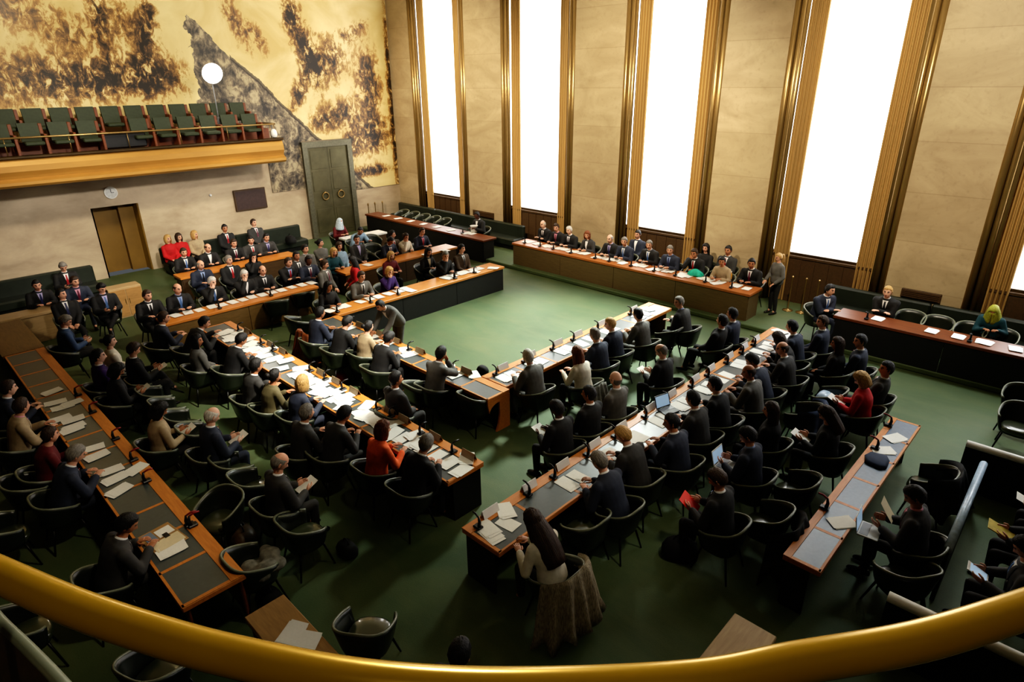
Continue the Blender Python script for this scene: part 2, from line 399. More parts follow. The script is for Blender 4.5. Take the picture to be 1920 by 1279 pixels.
def hand_mb(mb, wrist, d, n, side, curl):
    """wrist pos, finger direction d, palm normal n (palm faces n), side=+1 left / -1 right"""
    d = d.normalized(); n = (n-d*n.dot(d)).normalized(); s = n.cross(d).normalized()*side
    rr = []
    for t, w, th in ((-.03, .022, .019), (.0, .026, .018), (.035, .039, .017), (.075, .042, .014), (.09, .038, .011)):
        c = wrist+d*t
        rr.append([c+s*(w*math.cos(2*PI*j/10))+n*(th*math.sin(2*PI*j/10)) for j in range(10)])
    mb.rings(rr)
    for i, (o, L) in enumerate(((.030, .070), (.010, .080), (-.010, .075), (-.029, .060))):
        p = wrist+d*.084+s*o; pts = [p-d*.015]; a = curl*.25+.1*(i == 3)
        for seg, r_ in zip((.45, .32, .23), (0, 1, 2)):
            pts.append(p.copy()); dd = d*math.cos(a)+n*math.sin(a); p = p+dd*L*seg; a += curl*.75
        pts.append(p)
        mb.tube(pts, [.0095, .0095, .009, .0082, .006], 6)
    p = wrist+d*.02+s*.030
    t1 = (d*.65+s*.7+n*.3).normalized(); t2 = (d*.95+s*.15+n*.3).normalized()
    mb.tube([p-t1*.015, p+t1*.035, p+t1*.035+t2*.03, p+t1*.035+t2*.05], [.013, .0115, .010, .007], 6)

NU, NV = 26, 18
def head_dirs():
    out = []
    for i in range(1, NV):
        t = -PI/2+PI*i/NV
        out.append([Vector((math.cos(t)*math.cos(2*PI*j/NU), math.cos(t)*math.sin(2*PI*j/NU), math.sin(t))) for j in range(NU)])
    return out
def g(x, s): return math.exp(-(x/s)**2)
def head_pt(d, off=0):
    x, y, z = d
    ax, ay, az = .098, .077, .120
    if z < 0:
        t = -z; ay *= 1-.30*t**1.6; ax *= (1-.10*t) if x > 0 else (1-.35*t)
    if z > .3: ay *= 1-.06*(z-.3)
    p = Vector((x*(ax+off), y*(ay+off), z*(az+off)))
    if x > .2 and off == 0:
        p.x -= .006*g(z-.05, .25)
        p.x += .024*g(y, .13)*(g(z+.20, .13)+.45*g(z+.02, .13))         # nose
        p.x -= .009*(g(abs(y)-.36, .13))*g(z-.04, .10)                  # sockets
        p.x += .005*g(abs(y)-.3, .25)*g(z-.20, .09)                     # brow
        p.x += .006*g(y, .25)*g(z+.50, .07)-.004*g(y, .3)*g(z+.63, .06)  # mouth
        p.x += .010*g(y, .3)*g(z+.86, .14)                              # chin
    return p
HD = head_dirs()
def add_head(mb, mat4):
    vs = [mat4 @ head_pt(d) for r_ in HD for d in r_]; n = NU
    o = len(mb.v); mb.v += vs
    for i in range(NV-2):
        for j in range(n):
            a, b = i*n+j, i*n+(j+1) % n
            mb.f.append((o+a, o+b, o+b+n, o+a+n))
            c = (HD[i][j]+HD[i][(j+1) % n]+HD[i+1][j]+HD[i+1][(j+1) % n])/4
            mi = 0
            if c.x > .3:
                if .2 < abs(c.y) < .52 and -.02 < c.z < .12: mi = 1
                elif .14 < abs(c.y) < .6 and .16 < c.z < .27: mi = 1
                elif abs(c.y) < .27 and -.58 < c.z < -.42: mi = 2
            mb.mi.append(mi)
    k_ = (NV-2)*n
    mb.f.append(tuple(o+i for i in reversed(range(n)))); mb.mi.append(0)
    mb.f.append(tuple(o+k_+i for i in range(n))); mb.mi.append(0)
    for s in (1, -1):   # ears
        rr = []
        for t, w in ((-.03, .006), (-.018, .012), (.004, .016), (.022, .013), (.03, .005)):
            rr.append([mat4 @ Vector((-.006+w*math.cos(2*PI*j/8)*.9, s*(.079+.006*math.sin(2*PI*j/8)+.004), t-.004)) for j in range(8)])
        mb.rings(rr)

def hairline(x, style):
    pts = [(-1.0, -.80), (-.5, -.66), (-.2, -.28), (.10, -.16), (.26, .02), (.42, .36), (.62, .56), (1.0, .56)]
    if style in 'blL': pts = [(-1.0, -.9), (-.3, -.8), (.2, -.6), (.42, .1), (.62, .50), (1.0, .52)]
    if style == 'c': pts = [(-1.0, -.98), (.3, -.95), (.52, -.8), (.66, -.05), (.76, .5), (1.0, .62)]
    for (a, b), (c, d) in zip(pts, pts[1:]):
        if x <= c: return b+(d-b)*(x-a)/(c-a)
    return pts[-1][1]
HAIRMESH = {}
def hair_mesh(style, colr):
    key = (style, colr)
    if key in HAIRMESH: return HAIRMESH[key]
    rnd = random.Random(hash(style) % 99 if False else sum(map(ord, style))*7)
    mb = MB(); thick = {'s': .012, 'h': .006, 'b': .026, 'l': .024, 'L': .028, 'p': .014, 'c': .022, 'u': .014, 'd': .004}[style]
    NU2, NV2 = 32, 22
    def D(i, j):
        t = -PI/2+PI*i/NV2; return Vector((math.cos(t)*math.cos(2*PI*j/NU2), math.cos(t)*math.sin(2*PI*j/NU2), math.sin(t)))
    idx = {}; 
    def vert(i, j):
        j %= NU2
        if (i, j) not in idx:
            d = D(i, j); e = (d.z-hairline(d.x, style))/.22
            if style in ('h', 'd'): e = min(e, (.62-d.z)/.2)
            tt = thick*max(.04, min(1, e+.12))*(1+(.6*(rnd.random()-.35) if style != 'c' else 0))
            if style == 's' and d.x > .1 and d.z > .5: tt *= 1.25
            idx[(i, j)] = len(mb.v); mb.v.append(head_pt(d, tt+.0015))
        return idx[(i, j)]
    for i in range(1, NV2-1):
        for j in range(NU2):
            ds = [D(a, b) for a, b in ((i, j), (i, j+1), (i+1, j+1), (i+1, j))]; c = sum(ds, Vector())/4
            if c.z < hairline(c.x, style): continue
            if style == 'h' and c.z > .55: continue
            if style == 'd' and (c.z > .2): continue
            mb.f.append(tuple(vert(a, b) for a, b in ((i, j), (i, j+1), (i+1, j+1), (i+1, j)))); mb.mi.append(0)
    if style not in ('h', 'd'):
        mb.f.append(tuple(vert(NV2-1, j) for j in range(NU2))); mb.mi.append(0)
    if style in ('b', 'l', 'L', 'c'):
        bot = {'b': -.14, 'l': -.31, 'L': -.52, 'c': -.26}[style]; arc = {'b': 125, 'l': 112, 'L': 118, 'c': 178}[style]
        outr, inr = [], []
        N = 22; lv = 7
        for q in range(lv):
            t = q/(lv-1); z = .03+(bot-.03)*t; ra, rb = [], []
            for j in range(N):
                a = R(180-arc+2*arc*j/(N-1)); fl = {'b': .10*math.sin(PI*min(1, t*1.1))-.12*t*t, 'l': .14*math.sin(PI*min(1, t*.8)), 'L': .42*math.sin(PI*min(1, t*.85))+.1*t, 'c': .55*t}[style]
                wv = 1+.04*math.sin(j*2.3)
                rx = (.115+fl*.10)*wv; ry = (.098+fl*.12)*wv
                x = rx*math.cos(a); 
                if style in 'lL': x = x*(1-.25*t)-(.05 if style == 'L' else .02)*t
                if style == 'c' and x > 0: x *= .9
                y = ry*math.sin(a)
                ra.append(Vector((x-.005, y, z))); rb.append(Vector(((x-.005)*.86, y*.86, z)))
            outr.append(ra); inr.append(rb)
        mb.rings([a+list(reversed(b)) for a, b in zip(outr, inr)])
    if style == 'p':
        mb.tube([(-.10, 0, .05), (-.15, 0, .03), (-.165, 0, -.06), (-.15, 0, -.16), (-.14, 0, -.22)], [.022, .032, .034, .028, .008], 10)
    if style == 'u': mb.ball((-.125, 0, .03), .045, .05, .045)
    me = mb.mesh('hair', HM[colr], True); HAIRMESH[key] = me
    return me

FIG = {}; BODYBASE = {}
def fig_base(pose, sex):
    key = (pose, sex)
    if key in FIG: return FIG[key]
    q = POSES[pose]; S = spine(R(q['lean']), q['hip']); W = 1.14 if sex == 'm' else 1.0
    def torso(mb, off, hs=None):
        rr = []
        for h, a, b in TORSO:
            if hs and not (hs[0] <= h <= hs[1]): continue
            c, d, u = sp_at(S, h)
            if sex == 'f' and .3 < h < .48: a = a*1.12
            if sex == 'f' and h < .15: b = b*1.06
            b *= W
            rr.append([c+u*((a+off)*math.cos(2*PI*j/18))+Vector((0, 1, 0))*((b+off)*math.sin(2*PI*j/18)) for j in range(18)])
        mb.rings(rr)
    sh = []; 
    for s in (1, -1):
        c, d, u = sp_at(S, .49); sh.append(c+Vector((0, s*.178*W, 0)))
    arms = [ik(sh[i], q['hands'][i], .285, .265, q['pole'][i]) for i in (0, 1)]
    hip = Vector(q['hip']); legs = []
    for i, s in enumerate((1, -1)):
        legs.append((hip+Vector((0, s*.088, -.01)), Vector(q['knees'][i]), Vector(q['ankles'][i])))
    def arm(mb, off):
        for i in (0, 1):
            e, w = arms[i]
            mb.capsule(sh[i], e, .060*W+off, .050*W+off); mb.capsule(e, e.lerp(w, .93), .050*W+off, .038*W+off)
    def leg(mb, off):
        for a, b, c in legs:
            mb.capsule(a, b, .088+off, .064+off); mb.capsule(b, b.lerp(c, .92), .064+off, .050+off)
    j = MB(); torso(j, .018); arm(j, .010); jk = smooth_remesh(j, .017)
    t = MB(); leg(t, .004)
    rr = []
    for h, a, b in TORSO[:4]:
        c, d, u = sp_at(S, h); rr.append([c+u*(a*math.cos(2*PI*k_/16))+Vector((0, 1, 0))*(b*math.sin(2*PI*k_/16)) for k_ in range(16)])
    t.rings(rr); tr = smooth_remesh(t, .02)
    # body base
    nb, nd, nu = sp_at(S, .585); hp = R(q['head'])
    b = MB(); torso(b, -.014); arm(b, -.012); leg(b, -.012)
    hc = sp_at(S, .60)[0]+Vector((math.sin(R(q['lean'])*.9+.18), 0, math.cos(R(q['lean'])*.9+.18)))*.152
    b.capsule(nb-nd*.04, hc-Vector((.012, 0, .03)), .058*W**.5, .054*W**.5, 12)
    for a_, k_, an in legs: b.capsule(an.lerp(k_, .1), an+Vector((.05, 0, -.03)), .035, .03)
    bb = smooth_remesh(b, .02)
    # shirt front, collar, tie
    def patch(h0, h1, w0, w1, off, nh=10, nw=6):
        mb = MB(); rows = []
        for i in range(nh+1):
            tt = i/nh; h = h0+(h1-h0)*tt; w = w0+(w1-w0)*tt; row = []
            c, d, u = sp_at(S, h)
            hs = [x[0] for x in TORSO]; k2 = max(0, min(len(hs)-2, sum(1 for x in hs if x <= h)-1)); f = (h-hs[k2])/(hs[k2+1]-hs[k2])
            a = TORSO[k2][1]*(1-f)+TORSO[k2+1][1]*f; bw = (TORSO[k2][2]*(1-f)+TORSO[k2+1][2]*f)*W
            if sex == 'f' and .3 < h < .48: a *= 1.12
            for m_ in range(nw+1):
                y = w*(2*m_/nw-1); y = max(-bw*.95, min(bw*.95, y)); x = math.sqrt(max(0, 1-(y/(bw+off))**2))*(a+off)
                row.append(c+u*x+Vector((0, y, 0)))
            rows.append(row)
        mb.rings(rows, cap=False, closed=False); return mb
    shm = patch(.575, .27, .060, .012, .025)
    col_r = []
    for h, r_ in ((.565, .072), (.59, .064), (.615, .058), (.617, .050)):
        c, d, u = sp_at(S, h); col_r.append([c+u*(r_*1.02*math.cos(2*PI*k_/16))+Vector((0, 1, 0))*(r_*W*math.sin(2*PI*k_/16)) for k_ in range(16)])
    shm.rings(col_r, cap=False)
    for i in (0, 1):  # cuffs
        e, w = arms[i]; dd = (w-e).normalized(); shm.tube([w-dd*.04, w-dd*.012], [.040, .038], 10)
    shme = shm.mesh('shirt', [SHM['w']], True)
    tim = patch(.565, .555, .022, .026, .034, 2, 2); t2 = patch(.55, .28, .016, .034, .030, 8, 2); tim.add(t2.v, t2.f)
    time = tim.mesh('tie', [TM['r']], True)
    lap = MB()
    for s in (1, -1):
        pm = patch(.575, .27, .060, .012, .032)
        rows = []
        for i in range(0, len(pm.v), 7):
            r_ = pm.v[i:i+7]; edge = r_[-1] if s > 0 else r_[0]; tt = i/len(pm.v); wd = .012+.045*math.sin(PI*min(1, tt*1.25+.12))*(1-tt*.6)
            rows.append([edge+Vector((0, -s*.006, 0)), edge+Vector((-.004, s*wd*.5, 0)), edge+Vector((-.018*(wd/.05), s*wd, .004))])
        lap.rings(rows, cap=False, closed=False)
    lapm = lap.mesh('lapel', [SM['bk']], True)
    shoes = []
    for a_, k_, an in legs:
        fw = Vector((an.x-.0, 0, 0)); d = Vector((1, 0, 0)) if pose != 'cross' or an.z < .2 else Vector((.75, -.1, -.5)).normalized()
        mb = MB(); up = Vector((0, 0, 1)); y = Vector((0, 1, 0)); rr = []
        for t_, w, hh, zz in ((-.07, .022, .02, -.055), (-.05, .036, .045, -.045), (.0, .038, .05, -.045), (.07, .044, .036, -.06), (.13, .046, .028, -.066), (.175, .032, .02, -.072), (.19, .012, .01, -.076)):
            c = an+d*t_+up*(zz+.0)
            rr.append([c+y*(w*math.cos(2*PI*k2/10))+up*(hh*max(-.55, math.sin(2*PI*k2/10))) for k2 in range(10)])
        mb.rings(rr); shoes.append(mb.mesh('shoe', SHOE, True))
    # collect
    jk.materials.append(SM['bk']); tr.materials.append(SM['bk'])
    for mm in (jk, tr): mm.polygons.foreach_set('use_smooth', [True]*len(mm.polygons))
    hands = MB()
    for i, s in enumerate((1, -1)):
        e, w = arms[i]; d = (w-e).normalized()
        if q['pronate']:
            n = Vector((0, 0, -1)); d = (d+Vector((.3, -s*.15, -.1 if abs(d.z) < .8 else 0))).normalized()
            if pose == 'chin' and i == 1: n = Vector((-1, 0, .2)); d = (d+Vector((0, 0, .5))).normalized()
        else: n = Vector((0, -s, .5)); d = (d+Vector((.6, 0, .1))).normalized()
        hand_mb(hands, w, d, n, s, q['curl'])
    res = dict(jacket=jk, trousers=tr, body=bb, hands=hands, shirt=shme, tie=time, lapel=lapm, shoes=shoes, hc=hc, q=q)
    FIG[key] = res
    return res
BODY = {}
def body_mesh(pose, sex, yaw):
    key = (pose, sex, yaw)
    if key in BODY: return BODY[key]
    f = fig_base(pose, sex); q = f['q']
    hm = Matrix.Translation(f['hc']) @ Matrix.Rotation(R(yaw), 4, 'Z') @ Matrix.Rotation(R(q['head']), 4, 'Y')
    hm = hm @ Matrix.Scale(1.03 if sex == 'f' else 1.08, 4)
    mb = MB()
    bb = f['body']; mb.add([v.co for v in bb.vertices], [tuple(p_.vertices) for p_ in bb.polygons])
    mb.add(f['hands'].v, f['hands'].f); add_head(mb, hm)
    me = bpy.data.meshes.new('person'); me.from_pydata([tuple(v) for v in mb.v], [], mb.f)
    for x in (SKM['f'], EYE_M, LIP_M): me.materials.append(x)
    me.polygons.foreach_set('material_index', mb.mi); me.polygons.foreach_set('use_smooth', [True]*len(me.polygons)); me.update()
    bm_fix(me)
    BODY[key] = (me, hm)
    return BODY[key]
def setmat(o, mat, slot=0):
    o.material_slots[slot].link = 'OBJECT'; o.material_slots[slot].material = mat
PEOPLE = 0
def person(px, py, facing, pose, sex, suit, shirt, tie, hair, hairc, skin, yaw, label, floor=0, legs=True, group=None, pants=None, xy=None):
    global PEOPLE; PEOPLE += 1
    yaw = int(round(yaw/20.0)*20)
    me, hm = body_mesh(pose, sex, yaw); f = FIG[(pose, sex)]
    sc = (1.09 if sex == 'm' else 1.05) if pose not in ('stand', 'lean') else (1.0 if sex == 'm' else .95)
    hl = hm.translation*sc
    w = at(px, py, floor+hl.z) if xy is None else Vector((xy[0], xy[1], 0))
    rot = Matrix.Rotation(R(facing), 4, 'Z')
    off = rot @ hl
    o = link('person', me); o.location = (w.x-off.x, w.y-off.y, floor) if xy is None else (xy[0], xy[1], floor)
    o.rotation_euler = (0, 0, R(facing)); o.scale = (sc, sc, sc)
    setmat(o, SKM[skin]); tag(o, label, 'person', group)
    j = link('jacket', f['jacket'], o); setmat(j, SM[suit])
    pn = pants or (suit if suit in ('bk', 'ch', 'nv', 'gy', 'bn') else 'bk')
    t = link('trousers', f['trousers'], o); setmat(t, SM[pn])
    if shirt != '-':
        s = link('shirt', f['shirt'], o); setmat(s, SHM[shirt])
        lp = link('lapel', f['lapel'], o); setmat(lp, SM[suit])
        if tie == '-' and sex == 'm' and shirt != 'k' and PEOPLE % 5: tie = 'nmkbr'[(PEOPLE*7) % 5]
        if tie != '-':
            t_ = link('tie', f['tie'], o); setmat(t_, TM[tie])
    if legs:
        for sh in f['shoes']: link('shoe', sh, o)
    if hair != '-':
        link('hair', hair_mesh(hair, hairc), o, mw=hm.copy())
    return o
def local(o, p):
    return Matrix.Translation(o.location) @ Matrix.Rotation(o.rotation_euler.z, 4, 'Z') @ (Vector(p)*o.scale.x)

# ================================================================== ROOM
XW, YM, ZC = 18.1, 24.4, 10.0
PIER = [(22.95, YM), (17.58, 19.57), (12.16, 14.12), (7.10, 8.84), (2.03, 3.74), (-3.1, -1.4), (-8.4, -6.6)]
b = MB(); b.box(-4, 18.6, -10, YM+.2, -.1, 0); struct('floor', b, M['carpet'])
b = MB(); b.box(15.3, XW, -9.9, YM, .0, .12, bev=.02); struct('floor', b, M['carpet'])
b = MB(); b.box(-4.2, 18.8, -10.2, YM+.3, ZC, ZC+.2); struct('ceiling', b, M['ceil'])
b = MB(); b.box(-4.2, -4, -10, YM, 0, ZC); struct('wall_back', b, M['rear'])
b = MB(); b.box(-4.2, 18.6, -10.2, -10, 0, ZC); struct('wall_front', b, M['rear'])
b = MB()
b.box(-4, 5.22, YM, YM+.2, 0, ZC); b.box(6.62, 18.6, YM, YM+.2, 0, ZC); b.box(5.22, 6.62, YM, YM+.2, 2.38, ZC)
struct('wall_left', b, M['marble'])
b = MB(); b.box(5.22, 6.1, YM+.75, YM+.8, 0, 2.38); b.box(5.18, 5.22, YM, YM+.8, 0, 2.38); b.box(5.22, 6.62, YM+.2, YM+.8, 2.38, 2.42)
for i in range(7): b.tube([(6.62-.005, YM+.06+i*.11, 0), (6.62-.005, YM+.06+i*.11, 2.38)], .05, 8)
b.box(6.1, 6.64, YM+.5, YM+.8, 0, 2.38)
d1 = struct('door_1', b, M['ochre'])
b = MB(); 
for y0, y1 in PIER: b.box(17.7, 18.6, y0, y1, 0, ZC)
b.box(XW+.1, 18.6, -10, YM, 0, 1.5)
struct('wall_right', b, M['stone'])
nwin = 0; ntrim = 0
DR_L = ['first', 'second', 'third', 'fourth', 'fifth', 'sixth']
for (a0, a1), (c0, c1) in zip(PIER[1:], PIER[:-1]):
    y0, y1 = a1, c0       # opening
    nwin += 1; 
    b = MB(); 
    for yy in (y0, y1-.06): b.box(18.0, 18.12, yy, yy+.06, 1.5, ZC)
    b.box(18.0, 18.14, y0, y1, 1.46, 1.55)
    w = struct('window_%d' % nwin, b, M['bronze_dark'])
    b = MB(); b.box(18.10, 18.12, y0, y1, 1.55, ZC)
    part('pane', b, M['glass'], w)
    b = MB(); n = 9
    b.box(17.94, 17.98, y0, y1, .12, 1.46)
    for i in range(n+1):
        yy = y0+(y1-y0)*i/n; b.box(17.92, 17.96, yy-.02, yy+.02, .12, 1.46)
    b.box(17.9, 18.0, y0, y1, 1.42, 1.48)
    part('radiator_panel', b, M['dark_wood'], w)
    for s, ye in ((1, y0), (-1, y1)):
        ntrim += 1; b = MB()
        b.box(17.7, 18.1, *sorted((ye, ye+s*.03)), .12, ZC)
        for o_, r_ in ((.07, .085), (.22, .07)):
            b.tube([(17.74, ye+s*o_, .12), (17.74, ye+s*o_, ZC)], r_, 12)
        b.box(17.76, 17.8, *sorted((ye+s*.14, ye+s*.36)), .12, ZC)
        struct('trim_%d' % ntrim, b, M['brass'], smooth=True)
        b = MB(); pts = []; N = 44; wd = .47
        for i in range(N+1):
            t = i/N; pts.append((17.90+.045*math.sin(t*2*PI*5), ye+s*(.33+wd*t)))
        rows = [[(x+.01*math.sin(z_*3+y_*7), y_, z_) for x, y_ in pts] for z_ in (.14, .6, 1.4, 3.2, 6, ZC)]
        b.rings(rows, cap=False, closed=False)
        o = link('curtain', b.mesh('curtain', M['drape'], True))
        side = 'right' if s > 0 else 'left'
        if nwin <= 5: tag(o, 'ochre brown pleated curtain hanging on %s side of %s tall window from corner' % (side, DR_L[nwin-1]), 'curtain', 'curtains flanking the tall windows')
        else: tag(o, 'ochre brown pleated curtain on %s side of window outside the frame' % side, 'curtain', 'curtains flanking the tall windows')
# wall vents above the benches
for (ya, yb), lab in (((2.46, 3.33), 'dark brown vent panel on stone pier above right bench'), ((18.1, 19.3), 'dark brown vent panel on stone pier above left window bench')):
    b = MB(); b.box(17.62, 17.7, ya, yb, .98, 1.2, bev=.01)
    for i in range(4): b.box(17.60, 17.63, ya+.04, yb-.04, 1.01+i*.045, 1.03+i*.045)
    tag(link('wall_vent', b.mesh('wall_vent', M['dark_wood'])), lab, 'vent')
# mural
b = MB(); b.box(-4, 17.66, YM-.03, YM-.001, 3.98, ZC); b.box(15.2, 17.66, YM-.03, YM-.001, 1.78, 3.98); b.box(11.5, 12.98, YM-.03, YM-.001, 2.12, 3.98)
tag(link('wall_mural', b.mesh('wall_mural', M['mural'])), 'huge gold and sepia painted mural covering the left wall', 'mural')
# bronze double door
b = MB(); b.box(12.95, 13.17, YM-.16, YM, 0, 3.72); b.box(15.03, 15.25, YM-.16, YM, 0, 3.72); b.box(12.95, 15.25, YM-.16, YM, 3.72, 3.95)
d2 = struct('door_2', b, M['door_frame'])
for x0, x1, kx in ((13.17, 14.095, 13.75), (14.105, 15.03, 14.5)):
    b = MB(); b.box(x0, x1, YM-.09, YM-.02, 0, 3.72)
    for z0, z1 in ((.2, 1.2), (1.95, 2.75), (2.85, 3.6)): b.box(x0+.1, x1-.1, YM-.105, YM-.09, z0, z1, bev=.012)
    lf = part('leaf', b, M['door_bronze'], d2)
    b = MB(); pts = [(kx+.15*math.cos(a*PI/8), YM-.14, 1.72+.15*math.sin(a*PI/8)) for a in range(17)]
    b.tube(pts, .022, 8, cap=False); b.ball((kx, YM-.12, 1.87), .05, .05, .05)
    part('ring_handle', b, M['brass'], lf, True)
# clock, screen, dot sensor
q = onY(207, 361, YM)
t = empty('wall_clock', (q.x, YM-.05, q.z)); tag(t, 'round white wall clock above the ochre doorway', 'clock')
b = MB(); b.tube([(0, .04, 0), (0, -.02, 0)], [.2, .2], 28); part('case', b, M['white_paint'], t)
b = MB(); b.tube([(0, -.021, 0), (0, -.026, 0)], [.17, .17], 28); part('dial', b, M['silver'], t)
b = MB(); b.box(-.008, .008, -.032, -.027, 0, .12); b.box(-.006, .09, -.032, -.027, -.008, .008); part('hand', b, M['black_plastic'], t)
q0 = onY(437, 357, YM); q1 = onY(499, 389, YM)
t = empty('display_screen', ((q0.x+q1.x)/2, YM-.06, (q0.z+q1.z)/2)); tag(t, 'dark rectangular display screen on the marble wall', 'screen')
b = MB(); b.box(-.63, .63, -.02, .06, -.4, .4, bev=.015); part('casing', b, M['dark_wood'], t)
b = MB(); b.box(-.58, .58, -.026, -.02, -.35, .35); part('panel', b, M['screen_dark'], t)
q = onY(394, 366, YM); b = MB(); b.ball((q.x, YM-.03, q.z), .05, .04, .05)
tag(link('wall_sensor', b.mesh('wall_sensor', M['silver'], True)), 'small round pale sensor on marble wall left of the screen', 'sensor')
# gallery balcony on the mural wall
bal = empty('gallery_balcony', (4, 22.6, 3.47)); tag(bal, 'gallery balcony with gold moulded front below the mural', 'balcony')
prof = [(0.0, 0), (-.10, .02), (-.16, .08), (-.16, .16), (-.08, .22), (-.02, .25), (-.04, .32), (-.10, .44), (-.10, .60), (-.04, .72), (0, .78), (1.8, .78), (1.8, 0)]
b = MB(); b.prism(prof, 'x', -8.0, 7.3); part('front', b, M['gold_paint'], bal)
b = MB(); b.box(-8, 7.34, -.12, .12, .78, .86, bev=.02); part('ledge', b, M['bronze_dark'], bal)
b = MB(); b.box(-8, 7.3, .9, 1.8, .78, 1.15); part('riser', b, M['red_wood'], bal)
b = MB(); b.tube([(-8, .05, 1.33), (7.0, .05, 1.33), (7.2, .15, 1.33), (7.24, .4, 1.33), (7.24, 1.75, 1.33)], .028, 8)
for x in [-7+i*1.55 for i in range(10)]+[7.1]: b.tube([(x, .05, .86), (x, .05, 1.33)], .014, 6)
part('rail', b, M['brass'], bal, True)
def gallery_seat():
    t = empty('theater_chair', (0, 0, 0))
    b = MB(); 
    b.rings([[(-.24, .03, .42), (.24, .03, .42), (.24, .11, .42), (-.24, .11, .42)], [(-.25, .12, .92), (.25, .12, .92), (.25, .19, .92), (-.25, .19, .92)]])
    part('backrest', b, M['seat_green'], t)
    b = MB(); b.box(-.24, .24, -.32, .08, .32, .43, bev=.03); part('seat', b, M['seat_green'], t)
    b = MB(); b.box(.255, .33, -.30, .18, 0, .62, bev=.012); b.box(.25, .34, .10, .2, .5, .90, bev=.01); part('side_panel', b, M['red_wood'], t)
    return t
gs = gallery_seat(); first = True
for row, Y, z, xs in ((0, 23.62, 4.62, [1.5+.68*i for i in range(14)]), (1, 22.95, 4.25, [1.75+.72*i for i in range(13)])):
    for i, x in enumerate(xs):
        if row == 1 and 5.6 < x < 6.7: continue
        if row == 0: lab = '%s green upholstered balcony seat from the left, back row' % ORDL[i]
        else: lab = '%s green upholstered balcony seat from the left, front row' % ORDL[i]
        if first: gs.location = (x, Y, z); tag(gs, lab, 'chair', 'green seats on the gallery balcony'); first = False
        else: dup(gs, (x, Y, z), 0, lab, 'chair', 'green seats on the gallery balcony')
b = MB(); b.box(5.62, 6.9, 22.9, 23.2, 4.33, 4.75, bev=.03); b.box(5.7, 6.8, 22.88, 22.92, 4.4, 4.7)
tag(link('equipment_box', b.mesh('equipment_box', M['black_plastic'])), 'black equipment box between the balcony front row seats', 'box')
b = MB(); b.lathe([(.05, 0), (.10, .03), (.12, .12), (.10, .24), (.05, .30)], 14, c=(11.05, 22.62, 4.34))
tag(link('white_globe', b.mesh('white_globe', M['white_paint'], True)), 'small white globe on right end of the balcony ledge', 'globe')
# floodlight on a stand
q = onY(396, 136, 23.2)
t = empty('floodlight', (q.x, 23.2, 4.62)); tag(t, 'bright round floodlight on stand in front of the mural', 'lamp')
hz = q.z-4.62
b = MB(); b.tube([(0, .08, 0), (0, .08, hz)], .02, 8)
for a in range(3): b.tube([(0, .08, .5), (.3*math.cos(a*2.1), .08+.12*math.sin(a*2.1), 0.0)], .012, 6)
part('stand', b, M['grey_plastic'], t, True)
b = MB(); dv = (Vector((8, 9, 2))-Vector((q.x, 23.2, q.z))).normalized()
c0 = Vector((0, 0, hz)); b.tube([c0-dv*.2, c0-dv*.1, c0+dv*.05, c0+dv*.1], [.10, .2, .32, .34], 24)
part('lamp_head', b, M['silver'], t, True)
b = MB(); b.tube([c0+dv*.101, c0+dv*.112], [.325, .325], 24); part('lens', b, M['lampglow'], t)
# benches along the walls
def bench(name, label, x0, x1, y0, y1, z, side):
    t = empty(name, (0, 0, z)); tag(t, label, 'bench')
    a = MB(); c = MB(); n = max(1, int(max(x1-x0, y1-y0)/2.2))
    for i in range(n):
        if side == 'x':
            L0 = y0+(y1-y0)*i/n; L1 = y0+(y1-y0)*(i+1)/n-.02
            a.box(x1-.18, x1, L0, L1, .3, .86, bev=.04); c.box(x0, x1-.14, L0, L1, .14, .42, bev=.05)
        else:
            L0 = x0+(x1-x0)*i/n; L1 = x0+(x1-x0)*(i+1)/n-.02
            a.box(L0, L1, y1-.18, y1, .3, .90, bev=.04); c.box(L0, L1, y0, y1-.14, .14, .42, bev=.05)
    part('backrest', a, M['bench'], t); part('seat', c, M['bench'], t)
    b = MB(); b.box(x0+.08, x1-.05, y0+.05, y1-.05, 0, .16); part('plinth', b, M['black_plastic'], t)
bench('wall_bench', 'long black green bench below the windows by the far corner', 16.85, 17.55, 16.2, 24.2, .12, 'x')
bench('wall_bench', 'long black green bench below the windows behind right back desk', 16.95, 17.6, .2, 5.0, .12, 'x')
bench('wall_bench', 'black green bench against marble wall in the back left corner', -1.5, 4.5, 22.2, 22.95, 0, 'y')
bench('wall_bench', 'black green bench under the display screen along marble wall', 6.7, 12.0, 22.9, 23.65, 0, 'y')

